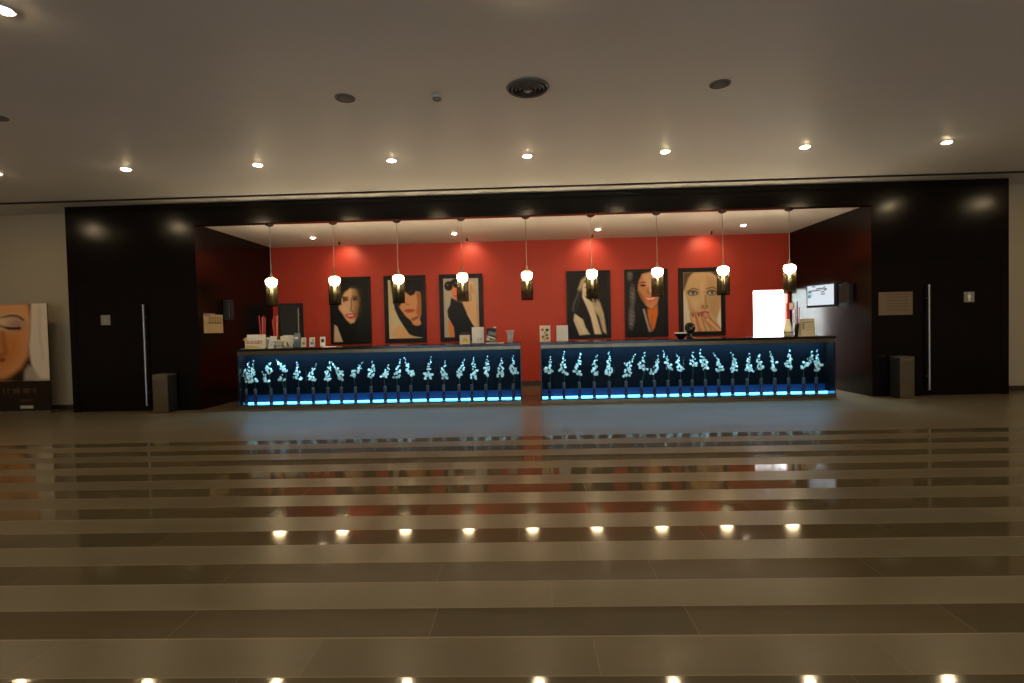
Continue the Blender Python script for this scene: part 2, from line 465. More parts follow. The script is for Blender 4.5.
struct('wall_rear', rear, M_BEIGE, 'lobby wall with three windows opposite the reception', 'wall')
for i, (x0, x1) in enumerate(((-8, -3.4), (-2.3, 2.3), (3.4, 8))):
    fr = MB().box(x0, x0 + 0.06, RY - 0.15, RY - 0.05, 0.4, 3.0).box(x1 - 0.06, x1, RY - 0.15, RY - 0.05, 0.4, 3.0)
    fr.box(x0 + 0.06, x1 - 0.06, RY - 0.15, RY - 0.05, 0.4, 0.46).box(x0 + 0.06, x1 - 0.06, RY - 0.15, RY - 0.05, 2.94, 3.0)
    fr.box((x0 + x1) / 2 - 0.03, (x0 + x1) / 2 + 0.03, RY - 0.15, RY - 0.05, 0.46, 2.94)
    w = struct('window_%d' % (i + 1), fr, M_BLACKM, 'dusk lit window, %s of three opposite the reception' % ORD[i], 'window')
    MB().box(x0 + 0.06, x1 - 0.06, RY - 0.11, RY - 0.09, 0.46, 2.94).build('window_pane', M_FILLPANE, w)  # unseen glowing pane added as cool fill for the ceiling
# baseboards of the beige walls
struct('baseboard_left', MB().box(-RX, XL, 0.43, 0.45, 0, 0.09), M_BASE, 'dark skirting below the beige wall behind the banner', 'skirting')
struct('baseboard_right', MB().box(XR, RX, 0.43, 0.45, 0, 0.09), M_BASE, 'dark skirting below the beige wall beyond the plaque side panelling', 'skirting')

# dark panelled blocks, header and the cheeks of the recess
dxl0, dxl1 = -8.42, -7.0
pl = MB().box(XL, dxl0, 0, 0.55, 0, ZC - 0.004).box(dxl1, -W, 0, 0.55, 0, ZC - 0.004).box(dxl0, dxl1, 0, 0.55, 2.45, ZC - 0.004)
pl.box(dxl0, dxl1, 0.2, 0.55, 0, 2.45).box(-W - 0.3, -W, 0.55, D + 0.15, 0, ZR)
struct('wall_panelled_left', pl, M_WOOD, 'dark wood panelled block beside the counter with the brochures', 'wall')
dxr0, dxr1 = 6.98, 8.37
pr = MB().box(W, dxr0, 0, 0.55, 0, ZC - 0.004).box(dxr1, XR, 0, 0.55, 0, ZC - 0.004).box(dxr0, dxr1, 0, 0.55, 2.45, ZC - 0.004)
pr.box(dxr0, dxr1, 0.2, 0.55, 0, 2.45).box(W, W + 0.3, 0.55, D + 0.15, 0, ZR)
struct('wall_panelled_right', pr, M_WOOD, 'dark wood panelled block with the tan plaque beside the wall screen', 'wall')
struct('trim_2', MB().box(-W, W, 0, 0.16, ZH, ZC - 0.004), M_WOOD, 'long dark wood header beam above the two reception counters', 'beam')
struct('ceiling_recess', MB().box(-W, W, 0.16, D + 0.15, ZR, ZR + 0.12), M_RCEIL,
       'pale lowered ceiling over the reception recess with the pendant canopies', 'ceiling')
# red back wall with its two doorways
gx0, gx1, gz = -5.985, -5.375, 2.10     # grey door
ox0, ox1, oz = 5.262, 6.05, 2.13        # bright opening
rw = MB().box(-W, gx0, D, D + 0.15, 0, ZR).box(gx1, ox0, D, D + 0.15, 0, ZR).box(ox1, W, D, D + 0.15, 0, ZR)
rw.box(gx0, gx1, D, D + 0.15, gz, ZR).box(ox0, ox1, D, D + 0.15, oz, ZR)
struct('wall_back', rw, M_RED, 'red painted wall behind the reception with six framed portraits', 'wall')
struct('baseboard_back', MB().box(gx1 + 0.06, ox0 - 0.02, D - 0.02, D, 0, 0.12), M_BASE, 'brown skirting along the foot of the red wall', 'skirting')
# flush doors in the panelled blocks
def flush_door(name, x0, x1, hx, label, cat='door'):
    d = struct(name, MB().box(x0 + 0.006, x1 - 0.006, 0.004, 0.05, 0.01, 2.444), M_WOOD, label, cat)
    h = MB()
    h.tube([(hx, -0.065, 0.11), (hx, -0.065, 1.975)], 0.019, 14)
    for z in (0.35, 1.74):
        h.tube([(hx, 0.006, z), (hx, -0.065, z)], 0.011, 10)
    hh = h.build('door_handle', M_STEEL, d, smooth=False)
    hh['label'] = 'long steel bar handle'
    return d
flush_door('door_1', dxl0, dxl1, -7.085, 'tall flush dark wood door beside the face banner, long bar handle')
flush_door('door_2', dxr0, dxr1, 7.06, 'tall flush dark wood door beside the tan plaque, long bar handle')
# grey door at the back
d3 = struct('door_3', MB().box(gx0 + 0.035, gx1 - 0.07, D + 0.03, D + 0.075, 0.01, gz - 0.045), M_DOORGR,
            'narrow dark grey green door in the red wall beside the red sticks', 'door')
MB().box(gx0 + 0.002, gx0 + 0.033, D - 0.012, D + 0.15, 0, gz - 0.002).box(gx1 - 0.068, gx1 - 0.002, D - 0.012, D + 0.15, 0, gz - 0.002) \
    .box(gx0 + 0.033, gx1 - 0.068, D - 0.012, D + 0.15, gz - 0.043, gz - 0.002).build('door_frame', M_DOORFR, d3)
h = MB().tube([(gx1 - 0.112, D - 0.035, 0.75), (gx1 - 0.112, D - 0.035, 1.97)], 0.013, 10)
for z in (0.9, 1.82): h.tube([(gx1 - 0.112, D + 0.032, z), (gx1 - 0.112, D - 0.035, z)], 0.008, 8)
h.build('door_handle', M_STEEL, d3)['label'] = 'thin steel pull bar'
# bright back office seen through the opening
of = MB().box(4.6, 6.9, D + 2.75, D + 2.9, 0, 2.75).box(4.45, 4.6, D + 0.15, D + 2.9, 0, 2.75).box(6.9, 7.05, D + 0.15, D + 2.9, 0, 2.75)
of.box(4.45, 7.05, D + 0.15, D + 2.9, 2.75, 2.9).box(6.407, 6.9, D + 0.02, D + 0.15, 0, 2.75)
struct('wall_office', of, M_OFFICE, 'white lit back office seen through the bright opening in the red wall', 'wall')
d4 = struct('door_4', MB().box(5.85, 6.55, D + 2.45, D + 2.5, 0.005, 2.05), M_DOORW,
            'white door standing in the bright back office beyond the opening', 'door')
MB().box(5.80, 5.845, D + 2.44, D + 2.51, 0.0, 1.85).build('door_edge', M_GREYP, d4)['label'] = 'grey door edge'
t = empty('light_panel', (5.75, D + 1.5, 2.72))
tag(t, 'bright light panel on the ceiling of the white back office', 'ceiling light')
MB().box(-0.62, 0.62, -0.62, 0.62, -0.02, 0.03).build('panel_frame', M_TRIMW, t)
MB().box(-0.56, 0.56, -0.56, 0.56, -0.028, -0.0205).build('diffuser', M_PANEL, t)

# ------------------------------------------------------------------ ceiling lights of the hall
def make_downlight(name, mlamp, r=0.052):
    root = empty(name)
    MB().ring([(r + 0.004, 0.004), (r + 0.03, 0.0), (r + 0.03, -0.006), (r + 0.02, -0.010), (r + 0.004, -0.006)], 24).build('trim_ring', M_TRIMW, root, smooth=True)
    MB().lathe([(r, 0.001), (r, -0.004), (r * 0.85, -0.013), (r * 0.5, -0.019), (0.0, -0.021)], 24).build('lamp_lens', mlamp, root, smooth=True)
    return root
proto = make_downlight('downlight', M_LAMP)
rows = [(-2.0, 'the row nearest the reception'), (-5.65, 'the second row from the reception'), (-9.3, 'the third row from the reception'),
        (-12.95, 'the fourth row from the reception'), (-16.6, 'the fifth row from the reception')]
first = True
for ri, (y, nm) in enumerate(rows):
    for k in range(-5, 6):
        if ri == 1 and k % 2: continue
        o = proto if first else dup(proto)
        first = False
        o.location = (0.02 + 1.942 * k, y, ZC)
        tag(o, 'round ceiling downlight, %s from the left of %s' % (ORD[k + 5] if ri != 1 else ORD[(k + 4) // 2], nm), 'ceiling light', 'downlights in the lobby ceiling')
# downlights of the recess
proto = make_downlight('recess_downlight', M_RLAMP, 0.045)
nm = ['over the brochures', 'over the framed woman in sunglasses', 'over the framed woman with raised arms', 'over the staring face portrait']
for k, x in enumerate((-4.62, -1.55, 1.52, 4.58)):
    o = proto if k == 0 else dup(proto)
    o.location = (x, 1.73, ZR)
    tag(o, 'small recess downlight %s, %s from the left of four' % (nm[k], ORD[k]), 'ceiling light', 'downlights in the recess ceiling')
# wall-washing spotlights by the red wall
def make_spot():
    root = empty('ceiling_spotlight')
    MB().lathe([(0.028, -0.022), (0.032, -0.008), (0.032, 0.0)], 16).build('mount', M_BLACKM, root, smooth=True)
    b = MB().lathe([(0.022, 0.0), (0.026, 0.02), (0.03, 0.06), (0.036, 0.075), (0.033, 0.075), (0.027, 0.058), (0.0, 0.05)], 18)
    b.transform(Matrix.Translation((0, 0.0, -0.03)) @ Matrix.Rotation(math.radians(-148), 4, 'X'))
    b.build('spot_head', M_BLACKM, root, smooth=True)
    return root
proto = make_spot()
ld = bpy.data.lights.new('spot_beam', 'SPOT')
ld.energy = SPOTW; ld.color = (1.0, 0.72, 0.45); ld.spot_size = math.radians(110); ld.spot_blend = 0.8; ld.shadow_soft_size = 0.03
lo = bpy.data.objects.new('spot_beam', ld); COL.objects.link(lo)
lo.parent = proto
lo.location = (0, 0.075, -0.085)
lo.rotation_euler = (math.radians(50), 0, 0)
for k, x in enumerate((-4.27, -1.35, 1.48, 4.14)):
    o = proto if k == 0 else dup(proto)
    o.scale = (0.62, 0.62, 0.62)
    o.location = (x, D - 0.52, ZR)
    tag(o, 'tiny black spotlight at the red wall, %s from the left of four' % ORD[k], 'spotlight', 'wall spotlights of the recess')
# ceiling speakers, vent and smoke detector
def make_speaker():
    root = empty('ceiling_speaker')
    MB().ring([(0.085, 0.0), (0.105, 0.0), (0.104, -0.006), (0.088, -0.010)], 24).build('speaker_rim', M_GREYG, root, smooth=True)
    g = MB().lathe([(0.084, -0.004), (0.06, -0.010), (0.0, -0.012)], 24)
    g.build('grille', M_GREYG, root, smooth=True)
    return root
proto = make_speaker()
for k, (x, y, nm) in enumerate(((-1.887, -4.01, 'beside the small smoke detector'), (1.982, -4.02, 'on the plaque side of the round vent'), (-5.8, -3.85, 'at the banner side edge of the view'))):
    o = proto if k == 0 else dup(proto)
    o.location = (x, y, ZC)
    tag(o, 'round grey ceiling speaker %s' % nm, 'ceiling speaker', 'ceiling speakers')
t = empty('air_vent', (0.02, -4.09, ZC))
tag(t, 'round ceiling air vent with dark concentric rings above the middle of the lobby', 'vent')
MB().lathe([(0.20, -0.001), (0.0, -0.001)], 28).build('vent_throat', M_DARK, t)
for i, r in enumerate((0.075, 0.115, 0.155, 0.195)):
    MB().ring([(r, -0.018 - 0.004 * (3 - i)), (r + 0.006, -0.018 - 0.004 * (3 - i)), (r + 0.026, -0.002), (r + 0.02, -0.002)], 36).build('vent_cone', M_VENT, t, smooth=True)
MB().lathe([(0.05, -0.010), (0.046, -0.032), (0.0, -0.034)], 24).build('vent_core', M_VENT, t, smooth=True)
t = empty('smoke_detector', (-0.93, -3.98, ZC))
tag(t, 'small white smoke detector on the ceiling between speaker and vent', 'smoke detector')
MB().lathe([(0.052, 0.0), (0.052, -0.016), (0.04, -0.03), (0.0, -0.034)], 22).build('detector_body', M_TRIMW, t, smooth=True)
MB().ring([(0.038, -0.0315), (0.044, -0.028), (0.046, -0.034), (0.040, -0.038)], 22).build('detector_ring', M_GREYG, t, smooth=True)

# ------------------------------------------------------------------ pendant lamps
def make_pendant():
    root = empty('pendant_lamp')            # origin at the recess ceiling
    MB().lathe([(0.075, 0.0), (0.075, -0.018), (0.05, -0.035), (0.012, -0.05), (0.0, -0.05)], 24).build('canopy', M_BLACKM, root, smooth=True)
    MB().tube([(0, 0, -0.045), (0, 0, -0.945)], 0.0055, 8).build('cord', M_CORD, root)
    MB().lathe([(0.008, -0.90), (0.016, -0.935), (0.022, -0.965), (0.028, -0.985), (0.07, -1.01), (0.074, -1.018), (0.0, -1.016)], 22).build('lamp_cap', M_PCHROME, root, smooth=True)
    b = MB().lathe([(0.030, -1.020), (0.072, -1.028), (0.098, -1.046), (0.104, -1.075), (0.099, -1.108), (0.080, -1.142), (0.055, -1.166), (0.030, -1.18), (0.0, -1.184)], 24)
    b.build('bulb_diffuser', M_BULB, root, smooth=True)['label'] = 'glowing white diffuser'
    MB().lathe([(0.024, -1.19), (0.026, -1.34), (0.020, -1.46), (0.0, -1.46)], 16).build('inner_tube', M_CORE, root, smooth=True)['label'] = 'pale tube below the diffuser'  # added tube that catches bulb light so the glow fades downward
    # dark bead fringe hanging round the diffuser's lower half
    f = MB()
    n = 16
    for i in range(n):
        a = 2 * PI * i / n
        x, y = 0.096 * math.cos(a), 0.096 * math.sin(a)
        z1 = -1.15 - 0.03 * ((i * 7) % 3)
        f.tube([(x, y, z1), (x * 1.01, y * 1.01, -1.52)], 0.0045, 6)
    for i in range(9):
        a = 2 * PI * i / 9 + 0.2
        x, y = 0.062 * math.cos(a), 0.062 * math.sin(a)
        f.tube([(x, y, -1.22 - 0.02 * (i % 2)), (x, y, -1.50)], 0.0045, 6)
    f.build('fringe', M_FRINGE, root)['label'] = 'dark bead fringe'
    s = MB().ring([(0.1105, -1.02), (0.1125, -1.02), (0.1125, -1.545), (0.1105, -1.545)], 28)
    s.build('glass_shade', M_SMOKE, root, smooth=False)['label'] = 'smoked glass tube'
    return root
pnames = ['beside the grey door', 'before the woman with red lips', 'before the dark fringed woman', 'before the woman in sunglasses',
          'between the two sets of portraits', 'before the woman with raised arms', 'before the smiling woman', 'before the staring face portrait', 'beside the wall screen']
proto = make_pendant()
for i in range(9):
    o = proto if i == 0 else dup(proto)
    o.location = (-0.018 + 1.2065 * (i - 4), 0.27, ZR - 0.02 + 0.02)
    tag(o, 'smoked glass fringe pendant lamp hanging %s, %s from the left' % (pnames[i], ORD[i]), 'pendant lamp', 'pendant lamps over the counters')

# ------------------------------------------------------------------ reception counters
def counter(x0, x1, label, seams):
    root = empty('reception_counter', ((x0 + x1) / 2, 0, 0))
    tag(root, label, 'reception counter', 'reception counters')
    h = (x1 - x0) / 2
    dep = 0.78
    MB().box(-h + 0.03, h - 0.03, 0.30, dep, 0.0, 1.062).build('body', M_BLACK, root)
    MB().box(-h, h, -0.03, dep + 0.03, 1.063, 1.105).build('worktop', M_BLACK, root, bevel=0.004)['label'] = 'glossy black top'
    MB().box(-h + 0.012, h - 0.012, -0.026, 0.0, 0.995, 1.061).build('metal_rail', M_RAIL, root, bevel=0.003)['label'] = 'dull steel strip below the top'
    MB().box(-h + 0.005, h - 0.005, -0.02, 0.299, 0.0, 0.05).build('plinth', M_RAIL, root, bevel=0.003)['label'] = 'dull steel plinth strip'
    for s in (-1, 1):
        a, b = sorted((s * h, s * (h - 0.022)))
        MB().box(a + 0.002, b - 0.002, -0.012, 0.299, 0.051, 0.994).build('end_panel', M_BLACK, root)
    MB().box(-h + 0.022, h - 0.022, 0.001, 0.27, 0.051, 0.066).build('case_floor', M_CASEFLOOR, root)
    MB().box(-h + 0.022, h - 0.022, 0.272, 0.298, 0.067, 1.061).build('back_panel', M_NAVY, root)['label'] = 'navy back of the lit display case'
    MB().box(-h + 0.032, h - 0.032, 0.183, 0.201, 0.0665, 0.090).build('light_strip', M_LED, root)['label'] = 'bright blue light strip'
    MB().box(-h + 0.027, h - 0.027, 0.055, 0.135, 1.036, 1.058).build('lamp_housing', M_BLACKM, root)
    MB().add([(-h + 0.03, 0.06, 1.0345), (h - 0.03, 0.06, 1.0345), (h - 0.03, 0.13, 1.0345), (-h + 0.03, 0.13, 1.0345)], [(0, 3, 2, 1)]).build('light_strip', M_TOPLED, root)['label'] = 'cool light strip under the top'
    cv = [(0.205, 0.0668), (0.228, 0.072), (0.246, 0.088), (0.257, 0.118), (0.2635, 0.15), (0.267, 0.185), (0.2695, 0.225), (0.2712, 0.225), (0.2712, 0.0668)]
    cm = MB()
    cm.add([(sg * (h - 0.03), yy, z_) for sg in (-1, 1) for yy, z_ in cv], [tuple(range(9)), tuple(range(17, 8, -1))] + [(i, (i + 1) % 9, 9 + (i + 1) % 9, 9 + i) for i in range(9)])
    cm.build('glow_strip', M_GLOWSTRIP, root)['label'] = 'blue strip glowing behind the vases'  # added cove, its curve and blue colour imitate the LED glow fading upward
    ys = [-h + 0.024] + [s - (x0 + x1) / 2 for s in seams] + [h - 0.024]
    for a, b in zip(ys[:-1], ys[1:]):
        MB().box(a + 0.003, b - 0.003, -0.006, -0.002, 0.052, 0.993).build('glass_panel', M_PANE, root)
    for s in ys[1:-1]:
        MB().box(s - 0.0015, s + 0.0015, -0.0055, -0.0025, 0.052, 0.993).build('glass_joint', M_CLEAR, root)
    return root
counter(-5.4, -0.155, 'black reception counter with lit orchid display, under the brochures and red sticks', (-4.12, -2.86, -1.56))
counter(0.19, 5.462, 'black reception counter with lit orchid display, under the white bowl and cream vase', (1.52, 2.77, 4.06))

# ------------------------------------------------------------------ orchids in slender vases
def blossom_mesh(k):
    mb = MB()
    rnd = random.Random(k)
    for i in range(5):
        a = 2 * PI * i / 5 + PI / 2
        wide = 1.25 if i in (1, 4) else 0.85
        L_ = 0.030 * (1.0 if i else 0.95)
        ca, sa = math.cos(a), math.sin(a)
        def P(l, w, d): return (l * ca - w * sa, d, l * sa + w * ca)
        wv = 0.013 * wide
        vs = [P(0.003, 0, 0), P(L_ * 0.45, wv, -0.006), P(L_ * 0.85, wv * 0.85, -0.003), P(L_, 0, 0.003), P(L_ * 0.85, -wv * 0.85, -0.003), P(L_ * 0.45, -wv, -0.006), P(L_ * 0.55, 0, -0.001)]
        mb.add(vs, [(0, 6, 1), (1, 6, 2), (2, 6, 3), (3, 6, 4), (4, 6, 5), (5, 6, 0)])
    me = bpy.data.meshes.new('blossom')
    me.from_pydata(mb.v, [], mb.f)
    me.materials.append(M_PETAL)
    lp = MB().lathe([(0.0, -0.014), (0.006, -0.010), (0.008, -0.003), (0.003, 0.004)], 8, axis='y')
    n = len(me.vertices); nf = len(me.polygons)
    me2 = bpy.data.meshes.new('blossom')
    me2.from_pydata(mb.v + lp.v, [], mb.f + [tuple(i + n for i in f) for f in lp.f])
    me2.materials.append(M_PETAL); me2.materials.append(M_LIP)
    for i, p in enumerate(me2.polygons):
        p.material_index = 0 if i < nf else 1
        p.use_smooth = True
    bpy.data.meshes.remove(me)
    return me2
BLOOM = blossom_mesh(1)
vb = MB().lathe([(0.030, 0.0045), (0.034, 0.012), (0.032, 0.06), (0.026, 0.12), (0.014, 0.155), (0.013, 0.178)], 14)
ft = MB().lathe([(0.042, 0.0), (0.042, 0.003), (0.034, 0.0043), (0.0, 0.0043)], 14)
cp = MB().lathe([(0.013, 0.172), (0.024, 0.188), (0.027, 0.225), (0.024, 0.27), (0.028, 0.288), (0.025, 0.288), (0.021, 0.27), (0.023, 0.225), (0.0, 0.20)], 14)
v_o = vb.build('vase_stem', M_VASE, smooth=True); f_o = ft.build('vase_foot', M_FOOT, smooth=True); c_o = cp.build('vase_cup', M_CUP, smooth=True)
v_me, f_me, c_me = v_o.data, f_o.data, c_o.data
for o in (v_o, f_o, c_o): bpy.data.objects.remove(o)
def child(name, me, parent, loc=(0, 0, 0), rot=(0, 0, 0), sc=1.0):
    o = bpy.data.objects.new(name, me); COL.objects.link(o); o.parent = parent
    o.location = loc; o.rotation_euler = rot; o.scale = (sc, sc, sc)
    return o
def resample(path, step):
    out = []; acc = 0.0
    for (x0, z0), (x1, z1) in zip(path[:-1], path[1:]):
        l = math.hypot(x1 - x0, z1 - z0); d = acc
        while d < l:
            f = d / l
            out.append((x0 + (x1 - x0) * f, z0 + (z1 - z0) * f)); d += step
        acc = d - l
    out.append(path[-1])
    return out
def orchid(x, paths, idx, side):
    r = random.Random(100 * (side == 'right') + idx)
    root = empty('orchid_vase', (x, 0.14, 0.066))
    dx = paths[0][0][0]
    tilt = 'leaning left' if dx < -0.03 else ('leaning right' if dx > 0.03 else 'upright')
    if len(paths) > 1: tilt = 'two-branched'
    where = 'under the brochures' if side == 'left' else 'under the white bowl'
    tag(root, '%s white orchid in plum vase, %s from left in case %s' % (tilt, ORD[idx], where),
        'orchid', 'orchids in the %s counter' % side)
    child('vase_foot', f_me, root); child('vase_stem', v_me, root); child('vase_cup', c_me, root)
    st = MB()
    for pth in paths:
        low = pth[-1]
        pts = [(0, 0, 0.21), (low[0] * 0.4, 0, 0.31)] + [(px, 0.004 * (i % 2), pz - 0.066) for i, (px, pz) in enumerate(reversed(pth))]
        if pts[2][2] < 0.33: pts.pop(1)
        st.tube(pts, 0.0032, 6)
    st.build('stem', M_STEM, root)
    for pth in paths:
        pts = resample(pth, 0.034)
        n = len(pts)
        for i, (px, pz) in enumerate(pts):
            f = i / max(1, n - 1)                # 0 at the tip
            amp = 0.007 + 0.052 * min(1.0, f * 1.5)
            sc = 0.40 + 0.40 * min(1.0, f * 1.5)
            for q in range(1 if f < 0.25 else (2 if f < 0.55 else 3)):
                ox = r.uniform(-amp, amp); oy = r.uniform(-0.035, 0.02); oz = r.uniform(-0.02, 0.02)
                child('blossom', BLOOM, root, (px + ox, oy, pz - 0.066 + oz),
                      (r.uniform(-0.5, 0.6), r.uniform(0, 6.28), r.uniform(-0.8, 0.8)), sc * r.uniform(0.85, 1.15))
    return root
for i, (x, p) in enumerate(ORCHIDS_LEFT): orchid(max(x, -5.332), p, i, 'left')
for i, (x, p) in enumerate(ORCHIDS_RIGHT): orchid(x, p, i, 'right')

# ------------------------------------------------------------------ framed portraits on the red wall
def portrait(x0, x1, label, paint, border):
    cx = (x0 + x1) / 2
    z0, z1 = 1.10, 2.688
    root = empty('framed_portrait', (cx, D, z0))
    tag(root, label, 'framed picture', 'portraits on the red wall')
    h = (x1 - x0) / 2; H = z1 - z0; b = border
    fr = MB().box(-h, -h + b, -0.05, -0.002, 0, H).box(h - b, h, -0.05, -0.002, 0, H).box(-h + b, h - b, -0.05, -0.002, 0, b).box(-h + b, h - b, -0.05, -0.002, H - b, H)
    fr.build('frame', M_FRAME, root)
    paint.build('picture', M_PRINT, root, -h + b, h - b, -0.034, b, H - b)
    return root
NX, NY = 56, 96
ASP = 1.39 / 0.80

p = Paint(NX, NY, ASP, (9, 11, 8)).frame(55, 125, 365, 600)
p.poly([(280, 130), (365, 130), (365, 600), (230, 600), (280, 400)], (14, 19, 16), 0.08)
p.poly([(215, 180), (255, 190), (280, 230), (290, 290), (282, 350), (262, 410), (240, 452), (208, 462), (175, 435), (140, 385), (104, 338), (124, 310), (135, 250), (168, 208)], (214, 170, 128), 0.02)
p.poly([(228, 200), (268, 205), (292, 280), (285, 350), (262, 410), (240, 440), (226, 380), (236, 320), (226, 260)], (168, 124, 86), 0.04)
p.poly([(258, 190), (300, 210), (305, 380), (255, 440), (262, 380), (276, 320), (268, 250)], (52, 44, 30), 0.05, 0.85)
p.poly([(135, 215), (215, 175), (262, 185), (262, 205), (215, 196), (165, 226), (140, 262)], (30, 24, 16), 0.03)
p.ell((165, 350), 22, 26, (226, 186, 146), 0.05, 0.7)
p.line([(218, 270), (222, 320), (212, 360), (226, 372)], 9, (84, 52, 32), 0.02)
p.poly([(140, 255), (185, 265), (200, 285), (150, 300)], (96, 62, 40), 0.02)
p.poly([(228, 262), (270, 262), (275, 285), (235, 292)], (80, 50, 32), 0.02)
p.line([(140, 262), (195, 262)], 7, (40, 26, 18)); p.line([(228, 255), (272, 258)], 7, (40, 26, 18))
p.poly([(160, 392), (205, 386), (258, 385), (248, 412), (212, 428), (178, 414)], (196, 50, 40), 0.012)
p.poly([(180, 398), (235, 396), (230, 405), (190, 408)], (236, 210, 190), 0.008)
p.line([(215, 175), (150, 220), (118, 300), (100, 345)], 14, (10, 11, 9), 0.02)
p.poly([(60, 125), (230, 125), (215, 180), (150, 225), (110, 310), (70, 330)], (12, 17, 9), 0.03)
p.poly([(70, 468), (92, 480), (138, 600), (62, 600)], (206, 182, 150), 0.015)
portrait(-4.71, -3.74, 'framed portrait of a dark-haired woman with red lips, beside the brochures', p, 0.045)

p = Paint(NX, NY, ASP, (206, 190, 150)).frame(510, 125, 795, 578)
p.poly([(540, 520), (600, 470), (680, 530), (740, 590), (540, 590)], (216, 170, 124), 0.04)
p.poly([(530, 120), (800, 120), (800, 575), (770, 572), (725, 565), (680, 545), (640, 490), (595, 420), (562, 350), (545, 250)], (10, 12, 10), 0.014)
for hx in range(6):
    p.line([(556 + 9 * hx, 190), (585 + 12 * hx, 330), (640 + 16 * hx, 470), (700 + 14 * hx, 560)], 3, (44, 42, 38), 0.012, 0.6)
p.line([(660, 140), (640, 200)], 6, (40, 40, 36), 0.02, 0.6); p.line([(720, 135), (735, 195)], 6, (40, 40, 36), 0.02, 0.6)
p.poly([(600, 330), (640, 290), (652, 215), (700, 245), (745, 215), (785, 225), (792, 300), (786, 400), (775, 430), (788, 468), (765, 482), (735, 480), (716, 470), (700, 440), (655, 405), (620, 360)], (214, 152, 100), 0.02)
p.poly([(750, 225), (785, 225), (792, 300), (786, 400), (765, 420), (745, 380), (760, 300)], (178, 104, 58), 0.03)
p.poly([(655, 215), (760, 195), (735, 240), (700, 252)], (22, 20, 18), 0.02)
p.line([(600, 320), (560, 300), (590, 250)], 20, (20, 20, 18), 0.03)
p.ell((690, 366), 44, 15, (192, 84, 60), 0.012); p.line([(648, 362), (735, 360)], 4, (110, 40, 30))
p.line([(655, 300), (668, 318), (690, 314)], 6, (130, 80, 50))
p.poly([(700, 425), (770, 405), (765, 425), (715, 445)], (140, 84, 48), 0.02)
p.line([(560, 340), (600, 430), (650, 500)], 5, (70, 68, 64), 0.02, 0.6)
portrait(-3.41, -2.42, 'framed portrait of a woman with a heavy black fringe and bare shoulder', p, 0.10)

p = Paint(NX, NY, ASP, (178, 168, 150)).frame(105, 115, 395, 570)
p.ell((215, 170), 62, 58, (20, 18, 18), 0.02)
p.poly([(168, 160), (240, 150), (245, 240), (218, 282), (185, 262), (165, 215)], (224, 132, 84), 0.015)
p.ell((148, 172), 36, 38, (16, 14, 16), 0.01); p.ell((212, 155), 30, 34, (16, 14, 16), 0.01)
p.ell((205, 243), 22, 12, (196, 52, 34), 0.01); p.line([(192, 240), (218, 238)], 5, (245, 225, 205))
p.poly([(320, 150), (350, 140), (370, 180), (366, 260), (392, 400), (395, 540), (350, 480), (305, 390), (250, 315), (262, 300), (320, 290)], (214, 172, 128), 0.015)
p.line([(330, 175), (330, 290)], 6, (150, 110, 80), 0.02)
p.poly([(135, 430), (178, 470), (186, 572), (145, 572)], (208, 126, 66), 0.015)
p.poly([(168, 262), (215, 290), (258, 300), (300, 400), (362, 510), (362, 575), (188, 575), (182, 490), (135, 410), (132, 360), (155, 320)], (20, 20, 22), 0.014)
p.line([(335, 160), (345, 230)], 4, (150, 104, 72), 0.012); p.line([(352, 165), (358, 240)], 4, (150, 104, 72), 0.012)
p.line([(300, 390), (345, 470)], 8, (232, 196, 156), 0.02, 0.7); p.line([(380, 330), (388, 520)], 10, (170, 124, 84), 0.02, 0.7)
p.ell((140, 164), 9, 6, (92, 90, 96), 0.012); p.ell((205, 148), 8, 6, (92, 90, 96), 0.012)
p.poly([(228, 180), (246, 170), (246, 245), (230, 268), (236, 225)], (150, 78, 44), 0.02)
portrait(-2.09, -1.06, 'framed picture of a woman in big sunglasses and black dress', p, 0.10)

p = Paint(NX, NY, ASP, (17, 18, 13)).frame(72, 118, 388, 596)
p.ell((200, 250), 70, 110, (20, 14, 11), 0.04)
p.line([(158, 240), (185, 175), (235, 138), (290, 125)], 26, (186, 172, 140), 0.03)
p.line([(160, 240), (110, 350), (100, 400)], 12, (84, 84, 72), 0.03)
p.poly([(185, 195), (225, 185), (232, 240), (220, 300), (190, 280), (178, 240)], (222, 196, 164), 0.02)
p.line([(200, 225), (222, 228)], 7, (50, 34, 26)); p.line([(208, 272), (222, 268)], 7, (150, 70, 60))
p.poly([(182, 250), (205, 300), (262, 345), (284, 420), (330, 585), (275, 585), (246, 455), (212, 370), (178, 300)], (216, 200, 168), 0.018)
p.poly([(262, 310), (285, 350), (300, 320), (325, 350), (350, 430), (372, 585), (345, 570), (312, 450), (270, 390)], (192, 172, 140), 0.02)
p.poly([(112, 425), (180, 470), (200, 530), (238, 585), (150, 590), (104, 475)], (212, 196, 164), 0.015)
p.poly([(130, 330), (175, 290), (240, 460), (262, 585), (225, 570), (185, 470), (125, 420)], (24, 18, 16), 0.02)
for fx in (0, 14, 28, 42):
    p.line([(272 + fx, 318), (282 + fx * 1.1, 372)], 3, (120, 104, 80), 0.01)
p.line([(246, 420), (290, 575)], 7, (236, 224, 198), 0.02, 0.6); p.line([(318, 420), (340, 560)], 6, (150, 130, 100), 0.02, 0.7)
p.line([(130, 440), (190, 575)], 8, (238, 226, 202), 0.02, 0.6); p.line([(185, 200), (160, 300), (120, 420)], 5, (70, 66, 56), 0.02, 0.7)
portrait(0.915, 1.94, 'framed picture of a veiled woman with raised bare arms', p, 0.06)

